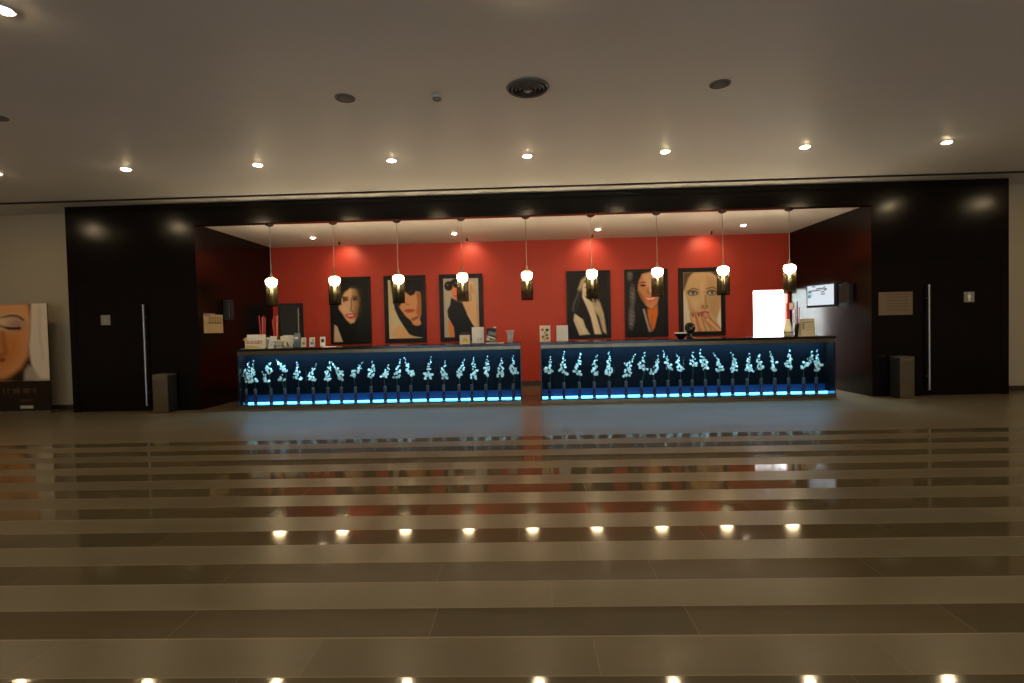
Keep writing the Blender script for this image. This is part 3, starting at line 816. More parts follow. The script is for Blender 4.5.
p = Paint(NX, NY, ASP, (15, 11, 8)).frame(50, 100, 365, 605)
for (x, y), rx, ry in (((76, 130), 16, 30), ((95, 290), 16, 60), ((86, 450), 18, 60), ((80, 510), 10, 26)):
    p.ell((x, y), rx, ry, (136, 132, 126), 0.05, 0.8)
p.poly([(175, 125), (240, 108), (300, 140), (318, 220), (312, 300), (295, 362), (250, 405), (208, 376), (168, 316), (140, 250), (145, 185)], (206, 138, 92), 0.02)
p.poly([(180, 125), (240, 112), (262, 150), (262, 280), (230, 250), (190, 170)], (226, 172, 130), 0.04)
p.line([(150, 192), (205, 186)], 8, (60, 34, 22)); p.ell((182, 212), 22, 9, (44, 28, 22), 0.012); p.ell((288, 208), 20, 9, (44, 28, 22), 0.012)
p.line([(225, 230), (220, 268), (238, 274)], 7, (150, 90, 56))
p.poly([(195, 305), (240, 312), (290, 296), (275, 335), (240, 348), (212, 336)], (232, 104, 70), 0.012)
p.poly([(205, 310), (240, 318), (280, 305), (262, 322), (225, 326)], (248, 236, 222), 0.006)
p.poly([(215, 395), (252, 406), (298, 368), (300, 440), (272, 545), (250, 580), (218, 460)], (206, 108, 38), 0.02)
p.line([(186, 405), (205, 480), (232, 575)], 14, (176, 166, 152), 0.02)
p.poly([(300, 110), (365, 100), (365, 605), (275, 605), (302, 450), (320, 300), (322, 200)], (16, 12, 9), 0.03)
p.line([(252, 150), (246, 260)], 14, (244, 200, 160), 0.03, 0.6); p.poly([(150, 250), (185, 300), (205, 360), (185, 345), (150, 290)], (140, 84, 50), 0.03, 0.8)
p.line([(120, 160), (125, 330), (165, 470)], 6, (46, 36, 26), 0.02, 0.7); p.line([(255, 450), (248, 560)], 8, (160, 78, 24), 0.02, 0.7)
for yy in range(130, 560, 36):
    p.line([(66, yy), (100, yy + 22)], 5, (20, 18, 16), 0.015, 0.8)
portrait(2.274, 3.275, 'framed portrait of a smiling dark-haired woman in a dark jacket', p, 0.05)

p = Paint(NX, NY, ASP, (204, 168, 122)).frame(518, 105, 805, 560)
p.poly([(518, 105), (600, 105), (560, 150), (535, 220), (518, 250)], (96, 74, 48), 0.03)
p.poly([(735, 105), (805, 105), (805, 260), (792, 200), (770, 140)], (84, 66, 42), 0.03)
p.poly([(518, 250), (530, 260), (560, 380), (585, 470), (575, 560), (518, 560)], (216, 204, 176), 0.02)
p.poly([(790, 420), (805, 380), (805, 560), (775, 480)], (232, 226, 208), 0.02)
p.poly([(700, 130), (790, 180), (800, 330), (770, 450), (720, 420), (700, 250)], (184, 142, 100), 0.06, 0.7)
for cx in (592, 738):
    p.ell((cx, 265), 40, 22, (66, 54, 44), 0.015); p.ell((cx, 267), 27, 13, (205, 200, 184), 0.01); p.ell((cx + 2, 266), 13, 13, (92, 108, 92), 0.01); p.ell((cx + 2, 266), 6, 6, (20, 20, 18), 0.008)
p.line([(553, 250), (590, 228), (636, 240)], 9, (110, 78, 52)); p.line([(696, 236), (745, 222), (780, 240)], 9, (110, 78, 52))
p.line([(688, 290), (692, 350)], 16, (168, 124, 88), 0.03); p.line([(655, 378), (680, 386), (705, 376)], 8, (140, 84, 64))
p.poly([(630, 418), (665, 404), (690, 402), (716, 415), (700, 440), (664, 446)], (196, 92, 90), 0.012); p.line([(636, 420), (712, 416)], 6, (120, 40, 44))
for a, b in (((588, 428), (612, 555)), ((632, 432), (668, 555)), ((686, 430), (755, 555)), ((700, 470), (790, 555))):
    p.line([a, b], 44, (120, 70, 44), 0.02); p.line([a, b], 32, (222, 164, 118), 0.02)
p.line([(588, 425), (592, 440)], 14, (120, 30, 36)); p.line([(632, 426), (637, 440)], 14, (120, 30, 36)); p.line([(684, 426), (692, 442)], 16, (214, 130, 120))
p.poly([(560, 320), (600, 400), (630, 420), (590, 430), (560, 390)], (176, 134, 92), 0.05, 0.6); p.ell((610, 340), 30, 40, (220, 186, 144), 0.06, 0.6)
p.line([(660, 200), (668, 330)], 14, (222, 190, 148), 0.04, 0.6); p.ell((668, 366), 10, 6, (120, 74, 56), 0.02); p.ell((696, 366), 9, 6, (120, 74, 56), 0.02)
p.ell((592, 262), 40, 8, (80, 66, 54), 0.03, 0.5); p.ell((738, 260), 40, 8, (80, 66, 54), 0.03, 0.5)
portrait(3.532, 4.60, 'framed close-up portrait of a staring face with fingers at the lips', p, 0.10)

# ------------------------------------------------------------------ the tall face banner by the beige wall
root = empty('display_banner', (-9.91, 0.06, 0))
tag(root, 'tall printed banner of a closed-eyed face standing before the beige wall', 'banner')
hw = 0.92
p = Paint(90, 100, 2.0 / 1.84, (178, 116, 62))
a_ = 2.0 / 1.84
p.org = (0, 0); p.sc = (1, a_)
zz = lambda z: (2.05 - z) / 1.84                      # height -> down coordinate
xx = lambda x: (x + 0.0 + hw) / (2 * hw)
def q(x, z): return (xx(x), zz(z))
p.poly([q(-0.92, 2.05), q(0.92, 2.05), q(0.92, 0.6), q(-0.92, 0.6)], (178, 160, 136), 0.01)
half = [(0.565, 2.06), (0.60, 1.75), (0.57, 1.40), (0.52, 1.08), (0.37, 0.86), (0.14, 0.70)]
face = [q(x, z) for x, z in half] + [q(0, 0.66)] + [q(-x, z) for x, z in reversed(half)]
p.poly([q(-0.66, 2.06), q(0.64, 2.06), q(0.60, 1.70), q(0.55, 1.1), q(0.62, 0.6), q(-0.62, 0.6), q(-0.55, 1.1), q(-0.60, 1.7)], (66, 38, 18), 0.015)
p.poly([q(0.46, 1.15), q(0.54, 0.98), q(0.60, 0.60), q(0.20, 0.60), q(0.30, 0.8)], (46, 26, 18), 0.02)
p.poly(face, (226, 160, 102), 0.025)
p.poly([q(-0.3, 1.55), q(0.42, 1.55), q(0.44, 1.12), q(0.3, 0.92), q(0.0, 0.70), q(-0.3, 0.92)], (208, 120, 50), 0.10, 0.8)
for s in (1, -1):
    cx = 0.19 * s
    p.ell(q(cx, 1.72), 0.13, 0.07, (230, 190, 146), 0.04)
    p.ell(q(cx + 0.12 * s, 1.68), 0.09, 0.06, (150, 96, 88), 0.04, 0.6)
    p.line([q(0.01 * s, 1.645), q(0.14 * s, 1.605), q(0.28 * s, 1.592), q(0.39 * s, 1.60)], 0.022, (38, 18, 16), 0.008)
    p.line([q(0.16 * s, 1.595), q(0.38 * s, 1.588)], 0.022, (40, 18, 16), 0.008)
    p.line([q(0.02 * s, 1.80), q(0.22 * s, 1.835), q(0.36 * s, 1.82), q(0.46 * s, 1.75)], 0.02, (84, 48, 22), 0.01)
p.line([q(0.05, 1.5), q(0.09, 1.15), q(0.0, 1.08), q(-0.09, 1.15)], 0.03, (120, 60, 26), 0.03, 0.7)
p.line([q(0, 1.0), q(0.045, 1.01)], 0.03, (96, 40, 22), 0.015)
p.poly([q(0.62, 2.06), q(0.93, 2.06), q(0.93, 0.62), q(0.64, 0.62), q(0.57, 0.98), q(0.55, 1.25), q(0.60, 1.6)], (226, 206, 176), 0.012)
p.poly([q(0.52, 0.90), q(0.60, 0.86), q(0.74, 0.63), q(0.93, 0.63), q(0.93, 0.60), q(0.42, 0.60), q(0.44, 0.8)], (176, 156, 136), 0.02)
p.line([q(0.78, 1.95), q(0.76, 1.5), q(0.8, 1.0)], 0.012, (176, 156, 132), 0.02, 0.5)
p.poly([q(-0.95, 0.605), q(0.95, 0.605), q(0.95, 0.0), q(-0.95, 0.0)], (40, 27, 17), 0.004)
# faint spaced lettering and a small line below it
LT = (110, 84, 60)
for k, x in enumerate((0.02, 0.10, 0.21, 0.31, 0.41, 0.50, 0.60)):
    z = 0.42
    if k in (0, 3): p.line([q(x, z + 0.045), q(x, z - 0.04)], 0.012, LT, 0.005, 0.7)
    if k in (1, 5): p.line([q(x, z - 0.04), q(x, z + 0.03), q(x + 0.04, z + 0.03)], 0.012, LT, 0.005, 0.7)
    if k in (2, 4, 6):
        p.line([q(x, z - 0.04), q(x, z + 0.03), q(x + 0.035, z + 0.03), q(x + 0.035, z - 0.04)], 0.011, LT, 0.005, 0.7)
    if k in (2, 4): p.line([q(x + 0.035, z + 0.03), q(x + 0.07, z + 0.03), q(x + 0.07, z - 0.04)], 0.011, LT, 0.005, 0.7)
p.line([q(0.34, 0.24), q(0.56, 0.24)], 0.014, (92, 72, 54), 0.005, 0.7)
p.poly([q(0.33, 0.135), q(0.57, 0.135), q(0.57, 0.09), q(0.33, 0.09)], (190, 178, 150), 0.005)
p.build('print', M_PRINT, root, -hw, hw, -0.03, 0.05, 2.05, 0.01)
MB().box(-hw, hw, -0.019, -0.012, 0.05, 2.05).box(-0.03, 0.03, -0.012, 0.03, 0.046, 1.98).build('backing_board', M_BLACKM, root)
MB().box(-hw - 0.02, hw + 0.02, -0.10, 0.12, 0.0, 0.045).build('base', M_STEEL, root, bevel=0.008)['label'] = 'pale metal foot'

# ------------------------------------------------------------------ signs, plaque, notice, bins, wall screen
def sign(x, z, label, woman):
    root = empty('restroom_sign', (x, 0.0, z))
    tag(root, label, 'sign', 'restroom signs')
    MB().box(-0.088, 0.088, -0.008, 0.003, -0.092, 0.092).build('sign_plate', M_SIGN, root, bevel=0.002)
    f = MB().lathe([(0.0, -0.0105), (0.013, -0.0105), (0.013, -0.008), (0.0, -0.008)], 16, c=(0, 0, 0.055), axis='y')
    if woman:
        f.prism([(-0.012, 0.036), (0.012, 0.036), (0.036, -0.022), (-0.036, -0.022)], -0.0105, -0.008)
        f.prism([(-0.014, -0.022), (-0.003, -0.022), (-0.003, -0.066), (-0.014, -0.066)], -0.0105, -0.008)
        f.prism([(0.003, -0.022), (0.014, -0.022), (0.014, -0.066), (0.003, -0.066)], -0.0105, -0.008)
    else:
        f.prism([(-0.026, 0.036), (0.026, 0.036), (0.026, -0.012), (0.016, -0.012), (0.016, -0.066), (0.002, -0.066), (0.002, -0.02), (-0.002, -0.02), (-0.002, -0.066), (-0.016, -0.066), (-0.016, -0.012), (-0.026, -0.012)], -0.0105, -0.008)
    f.build('pictogram', M_WHITEOBJ if not woman else M_GREYP, root)
sign(-7.85, 1.705, 'small square restroom sign on the dark door beside the face banner', True)
sign(7.80, 1.738, 'small square restroom sign on the dark door beyond the tan plaque', False)

root = empty('directory_plaque', (6.52, 0, 1.655))
tag(root, 'tan rectangular plaque with engraved lines on the dark wall beside a long handle', 'plaque')
MB().box(-0.295, 0.295, -0.014, 0.004, -0.205, 0.205).build('plaque_board', M_PLAQUE, root, bevel=0.003)
for k in range(5):
    z = 0.11 - 0.055 * k
    MB().box(-0.16, 0.21, -0.0158, -0.0141, z - 0.006, z + 0.006).build('engraved_line', M_PLAQUED, root)
MB().box(-0.24, 0.24, -0.0158, -0.0141, 0.155, 0.167).build('engraved_line', M_PLAQUED, root)

root = empty('wall_notice', (-W, 0.465, 1.60))
tag(root, 'white printed notice sheet with a table of lines on the dark recess cheek', 'notice')
nb = Paint(60, 36, 0.58, (168, 152, 118))
nb.line([(0.08, 0.07), (0.30, 0.07)], 0.03, (100, 92, 84), 0.008)
for z in (0.15, 0.23, 0.31, 0.39):
    for x in (0.28, 0.42, 0.56, 0.70, 0.84):
        nb.line([(x, z), (x + 0.08, z)], 0.03, (96, 86, 68), 0.008, 0.9)
nb.line([(0.22, 0.46), (0.92, 0.46)], 0.035, (62, 56, 50), 0.008)
nb.line([(0.10, 0.46), (0.16, 0.46)], 0.03, (138, 124, 106), 0.008)
s = nb.build('sheet', M_PRINT, root, -0.31, 0.31, 0.0, -0.18, 0.18, 0.003)
s.rotation_euler = (0, 0, PI / 2); s.location = (0.006, 0, 0)
MB().box(0.0, 0.012, -0.30, 0.05, 0.181, 0.20).build('clip_rail', M_STEEL, root)
root = empty('wall_phone', (-W, 0.92, 1.88))
tag(root, 'black wall telephone box beside the white notice in the recess', 'telephone')
MB().box(0.0, 0.09, -0.12, 0.12, -0.20, 0.20).build('phone_body', M_DARK, root, bevel=0.012)
MB().box(0.092, 0.12, -0.10, -0.045, -0.17, 0.17).box(0.085, 0.115, -0.10, -0.045, 0.11, 0.17).box(0.085, 0.115, -0.10, -0.045, -0.17, -0.11).build('handset', M_BLACK, root, bevel=0.01)

def litter_bin(x0, x1, h, label):
    root = empty('litter_bin', ((x0 + x1) / 2, -0.165, 0))
    tag(root, label, 'bin', 'steel litter bins')
    w = (x1 - x0) / 2
    b = MB().box(-w, w, -0.126, -0.122, 0.012, h)
    b.build('front_plate', M_BIN, root)['label'] = 'polished steel front'
    MB().box(-w, w, -0.1215, 0.125, 0.012, h - 0.03).build('bin_body', M_BINSIDE, root)
    MB().box(-w, w, -0.1215, -0.105, h - 0.0295, h).box(-w, w, 0.105, 0.125, h - 0.0295, h).box(-w, -w + 0.02, -0.105, 0.105, h - 0.0295, h).box(w - 0.02, w, -0.105, 0.105, h - 0.0295, h).build('top_rim', M_STEEL, root)
    MB().box(-w + 0.01, w - 0.01, -0.11, 0.11, 0.0, 0.0118).build('bin_foot', M_BLACKM, root)
litter_bin(-6.80, -6.525, 0.695, 'square steel litter bin in front of the dark wall beside the brochure counter')
litter_bin(6.39, 6.635, 0.725, 'square steel litter bin in front of the dark wall below the tan plaque')

# wall screen on a bracket
yaw = math.atan2(0.60, 0.157)
root = empty('wall_screen', (5.845, 1.14, 1.895))
tag(root, 'small lit wall screen with a white timetable page above the cream vase', 'screen')
sx, sz = 0.305, 0.20
ang = math.atan2(-0.58, 0.20)       # left end further back, right end nearer
def RZ(o): o.rotation_euler = (0, 0, ang); return o
RZ(MB().box(-sx - 0.03, sx + 0.05, 0.0, 0.07, -sz - 0.045, sz + 0.03).build('screen_housing', M_BLACKM, root, bevel=0.006))
sp = Paint(72, 48, 0.66, (236, 246, 255))
sp.poly([(0, 0.28), (0.18, 0.30), (0.2, 0.5), (0, 0.66)], (180, 226, 240), 0.06, 0.8)
for a, b in (((0.20, 0.05), (0.30, 0.06)), ((0.36, 0.18), (0.54, 0.16)), ((0.06, 0.27), (0.50, 0.25)), ((0.55, 0.20), (0.72, 0.21)), ((0.62, 0.13), (0.68, 0.12)),
             ((0.54, 0.35), (0.64, 0.34)), ((0.54, 0.46), (0.66, 0.45)), ((0.03, 0.34), (0.14, 0.34)), ((0.03, 0.50), (0.12, 0.50)), ((0.03, 0.57), (0.12, 0.57)), ((0.66, 0.27), (0.74, 0.22))):
    sp.line([a, b], 0.034, (30, 38, 50), 0.008, 0.95)
RZ(sp.build('screen_page', M_SCREEN, root, -sx, sx, -0.004, -sz, sz, 0.003))
MB().tube([(0.02, 0.03, 0.0), (0.20, 0.10, 0.0)], 0.025, 10).box(0.19, 0.26, -0.62, -0.10, -0.17, 0.17).build('wall_bracket', M_DARK, root)

# ------------------------------------------------------------------ things on the counters
TOP = 1.105
def slab(w, d, h, m, name, parent, loc=(0, 0, 0), rot=(0, 0, 0), bevel=0.0):
    o = MB().box(-w / 2, w / 2, -d / 2, d / 2, 0, h).build(name, m, parent, bevel)
    o.location = loc; o.rotation_euler = rot
    return o
def text_mesh(s, size, m, name, parent, loc, rot=(PI / 2, 0, 0), sx=1.0):
    cu = bpy.data.curves.new(name, 'FONT')
    cu.body = s; cu.size = size; cu.align_x = 'CENTER'; cu.align_y = 'CENTER'; cu.extrude = 0.0008; cu.offset = size * 0.03
    tmp = bpy.data.objects.new(name, cu); COL.objects.link(tmp)
    bpy.context.view_layer.update()
    me = bpy.data.meshes.new_from_object(tmp.evaluated_get(bpy.context.evaluated_depsgraph_get()))
    bpy.data.objects.remove(tmp)
    me.materials.clear(); me.materials.append(m)
    o = bpy.data.objects.new(name, me); COL.objects.link(o)
    o.parent = parent; o.location = loc; o.rotation_euler = rot; o.scale = (sx, 1, 1)
    return o

# brochure box with red lettering
root = empty('brochure_box', (-5.205, 0.32, TOP))
tag(root, 'white and yellow brochure box with red lettering at the counter end', 'brochure holder')
slab(0.365, 0.12, 0.20, M_CREAM, 'box_body', root, bevel=0.002)
MB().prism([(-0.165, 0.07), (0.165, 0.13), (0.165, 0.205), (-0.165, 0.205)], -0.0635, -0.0605).build('upper_print', M_WHITE, root)
MB().prism([(-0.165, 0.015), (0.165, 0.015), (0.02, 0.045), (-0.165, 0.075)], -0.0635, -0.0605).build('lower_print', M_YELLOW, root)['label'] = 'yellow print'
text_mesh('BUDGET', 0.078, M_ORANGE, 'lettering', root, (0.0, -0.065, 0.118), sx=1.05)
MB().prism([(-0.22, 0.175), (-0.185, 0.185), (-0.17, 0.22), (-0.15, 0.19), (-0.10, 0.185), (-0.135, 0.165), (-0.14, 0.125), (-0.17, 0.15)], -0.069, -0.066).build('star', M_YELLOW, root)['label'] = 'yellow star'
for k, (m, dx) in enumerate(((M_WHITE, -0.05), (M_CREAM, 0.03), (M_WHITE, 0.06))):
    slab(0.22, 0.004, 0.065, m, 'leaflet', root, (dx, -0.02 + 0.03 * k, 0.2005))

# small dark leaflet stand
root = empty('leaflet_stand', (-4.965, 0.30, TOP))
tag(root, 'narrow dark leaflet stand between the brochure box and a white leaflet', 'leaflet holder')
slab(0.085, 0.07, 0.012, M_BLACKM, 'stand_base', root)
slab(0.08, 0.008, 0.235, M_BLACKM, 'stand_back', root, (0, 0.028, 0.0125))
slab(0.07, 0.012, 0.20, M_GREYP, 'leaflet', root, (0, 0.0, 0.0125))
slab(0.05, 0.002, 0.03, M_WHITE, 'title_strip', root, (0.01, -0.0075, 0.17))

# white folded leaflet
root = empty('folded_leaflet', (-4.862, 0.27, TOP))
tag(root, 'white folded leaflet standing with a tilt beside the dark leaflet stand', 'leaflet')
MB().prism([(-0.075, 0.0), (0.045, 0.0), (0.075, 0.225), (-0.025, 0.23)], -0.035, -0.032).build('front_fold', M_WHITE, root)
MB().prism([(-0.075, 0.0), (0.045, 0.0), (0.075, 0.225), (-0.025, 0.23)], 0.03, 0.033).build('back_fold', M_CREAM, root)
MB().prism([(-0.04, 0.06), (0.04, 0.06), (0.042, 0.068), (-0.038, 0.068)], -0.0375, -0.0355).prism([(-0.03, 0.11), (0.04, 0.11), (0.042, 0.118), (-0.028, 0.118)], -0.0375, -0.0355).build('printed_lines', M_GREYP, root)

# grey pile of leaflets
for k in range(6):
    o = empty('stacked_leaflet', (-4.735 + 0.008 * math.sin(k * 2.1), 0.30, TOP + 0.0265 * k), 0.06 * math.sin(k * 1.7))
    tag(o, 'grey folded leaflet in the low pile beside the tilted white leaflet, %s from the bottom' % ORD[k], 'leaflet', 'low pile of grey leaflets')
    slab(0.19, 0.13, 0.024, (M_GREYP, M_INK, M_GREYP, M_GREENP, M_GREYP, M_CREAM)[k], 'paper_block', o, bevel=0.003)
    slab(0.12, 0.003, 0.014, M_CREAM, 'edge_label', o, (0.01, -0.067, 0.005))

# cream fanned brochures
root = empty('brochure_fan', (-4.575, 0.30, TOP))
tag(root, 'cream brochures fanned out in a small rack beside the grey leaflet pile', 'brochures')
slab(0.15, 0.11, 0.02, M_GREYP, 'rack_base', root)
for k in range(4):
    o = slab(0.10, 0.006, 0.215, (M_CREAM, M_WHITE, M_CREAM, M_CREAM)[k], 'brochure', root, (-0.028 + 0.016 * k, -0.035 + 0.022 * k, 0.024), (0, -0.30 + 0.19 * k, 0))
MB().prism([(-0.01, 0.03), (0.045, 0.03), (0.012, 0.11), (-0.012, 0.12)], -0.052, -0.049).build('cover_print', M_GREENP, root)

# blue grey leaflets in a holder
root = empty('leaflet_holder', (-4.415, 0.32, TOP))
tag(root, 'blue grey leaflets in an upright holder in front of the grey door', 'leaflet holder')
slab(0.118, 0.09, 0.012, M_CLEAR, 'holder_base', root)
slab(0.118, 0.004, 0.14, M_CLEAR, 'holder_front', root, (0, -0.043, 0.0125))
for k in range(3):
    slab(0.108, 0.010, 0.265 - 0.02 * k, M_BLUEP, 'leaflet', root, (0, 0.03 - 0.022 * k, 0.0125))
slab(0.07, 0.002, 0.04, M_WHITE, 'cover_title', root, (0, -0.0208, 0.165))

# three small cards
def card(x, w, h, body, ink, name, label, cup=False):
    root = empty(name, (x, 0.30, TOP))
    tag(root, label, 'card holder', 'small card holders on the counter')
    slab(w, 0.05, 0.012, M_CLEAR, 'holder_foot', root)
    slab(w, 0.006, h, body, 'card', root, (0, 0.0, 0.0125), (-0.08, 0, 0))
    if cup:
        slab(w * 0.55, 0.004, h * 0.35, ink, 'picture_block', root, (0, -0.008 + 0.05 * 0.2, h * 0.48), (-0.08, 0, 0))
        slab(w * 0.9, 0.012, 0.010, ink, 'top_clip', root, (0, 0.018, h + 0.013))
    else:
        slab(w * 0.6, 0.003, h * 0.3, ink, 'picture_block', root, (0, -0.002, h * 0.30), (-0.08, 0, 0))
        slab(w * 0.3, 0.003, h * 0.16, ink, 'picture_block', root, (w * 0.12, 0.006, h * 0.72), (-0.08, 0, 0))
card(-4.281, 0.095, 0.175, M_CREAM, M_GREYP, 'card_holder', 'small cream card in a clear holder, nearest to the blue grey leaflets')
card(-4.118, 0.105, 0.175, M_WHITE, M_GREYP, 'card_holder', 'small white card in a clear holder, between the cream card and the dark-topped one')
card(-3.916, 0.10, 0.185, M_WHITE, M_INK, 'card_holder', 'small white card with a dark picture block below the red-lipped portrait', True)

def sheet(x, y, w, d, m, label, rz=0.0):
    root = empty('paper_sheet', (x, y, TOP), rz)
    tag(root, label, 'paper', 'paper sheets on the counters')
    slab(w, d, 0.004, m, 'lower_sheet', root)
    slab(w * 0.94, d * 0.92, 0.004, m, 'upper_sheet', root, (0.008, 0.004, 0.0045), (0, 0, 0.05))
sheet(-3.765, 0.22, 0.17, 0.24, M_WHITE, 'flat pale papers on the counter below the red-lipped portrait')
sheet(-5.305, 0.10, 0.10, 0.14, M_BLUEP, 'flat pale papers on the counter corner before the brochure box')
sheet(-0.54, 0.25, 0.13, 0.20, M_WHITE, 'flat white papers beside the clear flared vase', 0.0)

def pen_stand(x, label):
    root = empty('pen_stand', (x, 0.28, TOP))
    tag(root, label, 'pen', 'pens on stands')
    MB().lathe([(0.045, 0.0), (0.045, 0.008), (0.02, 0.016), (0.012, 0.03), (0.0, 0.03)], 16).build('stand_foot', M_BLACK, root, smooth=True)
    MB().tube([(0, 0, 0.026), (0.03, 0.01, 0.10), (0.035, 0.012, 0.115)], [0.006, 0.006, 0.002], 8).build('pen', M_BLACKM, root)
pen_stand(-2.235, 'black desk pen on a round foot below the dark fringed portrait')
pen_stand(2.25, 'black desk pen on a round foot below the smiling portrait')

# cream pen cup with dark tops
root = empty('card_cup', (-1.207, 0.28, TOP))
tag(root, 'cream square cup filled with dark-topped cards below the sunglasses picture', 'card cup')
w, h = 0.092, 0.165
MB().box(-w, w, -0.05, -0.044, 0, h).box(-w, w, 0.044, 0.05, 0, h).box(-w, -w + 0.006, -0.044, 0.044, 0, h).box(w - 0.006, w, -0.044, 0.044, 0, h).box(-w + 0.006, w - 0.006, -0.044, 0.044, 0, 0.006).build('cup', M_CREAM, root)
for k in range(6):
    slab(0.022, 0.05, 0.205 + 0.006 * (k % 3), M_INK, 'card', root, (-0.07 + 0.028 * k, 0, 0.0065))
MB().prism([(-0.05, 0.03), (0.06, 0.03), (0.05, 0.10), (-0.01, 0.12)], -0.053, -0.0505).build('cup_print', M_YELLOW, root)['label'] = 'pale yellow print'

# white sign card
def sign_card(x, w, h, label, body=M_WHITE):
    root = empty('sign_card', (x, 0.28, TOP))
    tag(root, label, 'sign card', 'upright cards on the counters')
    slab(w, 0.07, 0.008, M_CLEAR, 'stand_foot', root)
    slab(w, 0.008, h, body, 'card', root, (0, 0, 0.0085), (-0.06, 0, 0))
    return root
r = sign_card(-0.962, 0.225, 0.30, 'large blank white card with a small dark drawing beside the brochure rack')
MB().prism([(-0.01, 0.07), (0.01, 0.10), (0.03, 0.07)], -0.010, -0.008).prism([(0.04, 0.07), (0.05, 0.115), (0.065, 0.07)], -0.010, -0.008).prism([(0.075, 0.07), (0.085, 0.09), (0.095, 0.07)], -0.010, -0.008).build('drawing', M_GREYP, r)
MB().box(-0.06, 0.10, -0.008, -0.006, 0.035, 0.039).build('printed_line', M_GREYP, r)
r = sign_card(0.297, 0.20, 0.30, 'cream card with red and yellow flower print at the counter gap', M_CREAM)
for k, (x, z, m) in enumerate(((-0.05, 0.23, M_ORANGE), (0.04, 0.225, M_INK), (0.005, 0.18, M_YELLOW), (0.03, 0.13, M_GREENP), (-0.04, 0.10, M_ORANGE), (0.04, 0.07, M_ORANGE), (-0.02, 0.05, M_YELLOW))):
    MB().prism([(x + 0.026 * math.cos(a) * (1 + 0.3 * (i % 2)), z + 0.022 * math.sin(a) * (1 + 0.3 * (i % 2))) for i, a in enumerate([2 * PI * j / 10 for j in range(10)])], -0.0135, -0.0105 + 0.018 * (z / 0.3)).build('flower_print', m, r)
r = sign_card(0.618, 0.215, 0.295, 'plain white card standing below the veiled woman picture')
MB().box(-0.07, 0.02, -0.004, 0.012, 0.245, 0.25).box(-0.07, 0.07, -0.006, 0.008, 0.20, 0.204).box(-0.07, 0.05, -0.007, 0.006, 0.17, 0.174).build('printed_lines', M_CREAM, r)

# brown brochure rack
root = empty('brochure_rack', (-0.715, 0.30, TOP))
tag(root, 'brown brochure rack holding dark and white folders beside the large white card', 'brochure rack')
slab(0.20, 0.14, 0.014, M_WHITE, 'rack_foot', root)
slab(0.012, 0.11, 0.29, M_BROWN, 'rack_side', root, (-0.093, 0, 0.0145))
slab(0.19, 0.008, 0.26, M_BROWN, 'rack_back', root, (0.008, 0.05, 0.0145))
slab(0.16, 0.006, 0.10, M_INK, 'folder', root, (0.01, 0.02, 0.185))
slab(0.15, 0.006, 0.06, M_GREYP, 'folder', root, (0.012, 0.0, 0.155), (0, 0.2, 0))
slab(0.12, 0.006, 0.055, M_GREENP, 'folder', root, (0.02, -0.02, 0.03))
slab(0.16, 0.006, 0.022, M_WHITE, 'folder', root, (0.0, -0.03, 0.10), (0, 0.35, 0))
slab(0.055, 0.006, 0.055, M_WHITE, 'folder', root, (-0.055, -0.045, 0.055))
MB().lathe([(0.0, 0.0), (0.03, 0.01), (0.028, 0.025), (0.0, 0.035)], 8).build('paper_flower', M_WHITEOBJ, root, loc=(0.07, -0.01, 0.275))

# clear flared vase
root = empty('flared_vase', (-0.355, 0.28, TOP))
tag(root, 'clear flared glass vase at the gap end of the brochure counter', 'vase')
MB().ring([(0.035, 0.0), (0.05, 0.0), (0.054, 0.12), (0.066, 0.20), (0.088, 0.228), (0.085, 0.234), (0.060, 0.205), (0.048, 0.12), (0.042, 0.012), (0.035, 0.012)], 26).build('vase_body', M_FROST, root, smooth=True)
MB().lathe([(0.0425, 0.013), (0.0465, 0.11), (0.0, 0.112)], 20).build('gravel_fill', M_GREYP, root, smooth=True)
for k in range(5):
    a = 2 * PI * k / 5
    MB().tube([(0.01 * math.cos(a), 0.01 * math.sin(a), 0.113), (0.05 * math.cos(a), 0.04 * math.sin(a), 0.235)], 0.004, 6).build('twig', M_WHITEOBJ, root)

# bowl and round black ornament
root = empty('bowl', (2.806, 0.27, TOP))
tag(root, 'shallow bowl, white inside and dark outside, beside the round black ornament', 'bowl')
MB().lathe([(0.045, 0.0), (0.05, 0.012), (0.09, 0.06), (0.112, 0.098), (0.108, 0.104)], 28).build('outer_shell', M_BLACK, root, smooth=True)
MB().ring([(0.105, 0.100), (0.113, 0.100), (0.116, 0.118), (0.108, 0.122)], 28).lathe([(0.106, 0.105), (0.085, 0.065), (0.045, 0.03), (0.0, 0.025)], 28).build('white_lining', M_WHITEOBJ, root, smooth=True)
root = empty('round_ornament', (3.0, 0.34, TOP))
tag(root, 'round black pierced ornament on a foot below the staring face portrait', 'ornament')
MB().lathe([(0.07, 0.0), (0.07, 0.015), (0.03, 0.04), (0.022, 0.11), (0.03, 0.125), (0.0, 0.125)], 22).build('ornament_foot', M_BLACK, root, smooth=True)
o = MB().ring([(0.055 + 0.045 * math.cos(2 * PI * k / 12), 0.045 * math.sin(2 * PI * k / 12)) for k in range(12)], 28)
o.transform(Matrix.Translation((0, 0, 0.205)) @ Matrix.Rotation(math.radians(80), 4, 'X'))
o.build('ornament_ring', M_BLACK, root, smooth=True)
MB().lathe([(0.0, -0.03), (0.022, -0.02), (0.03, 0.0), (0.022, 0.02), (0.0, 0.03)], 16, c=(0.01, -0.02, 0.19)).build('inner_ball', M_STEEL, root, smooth=True)

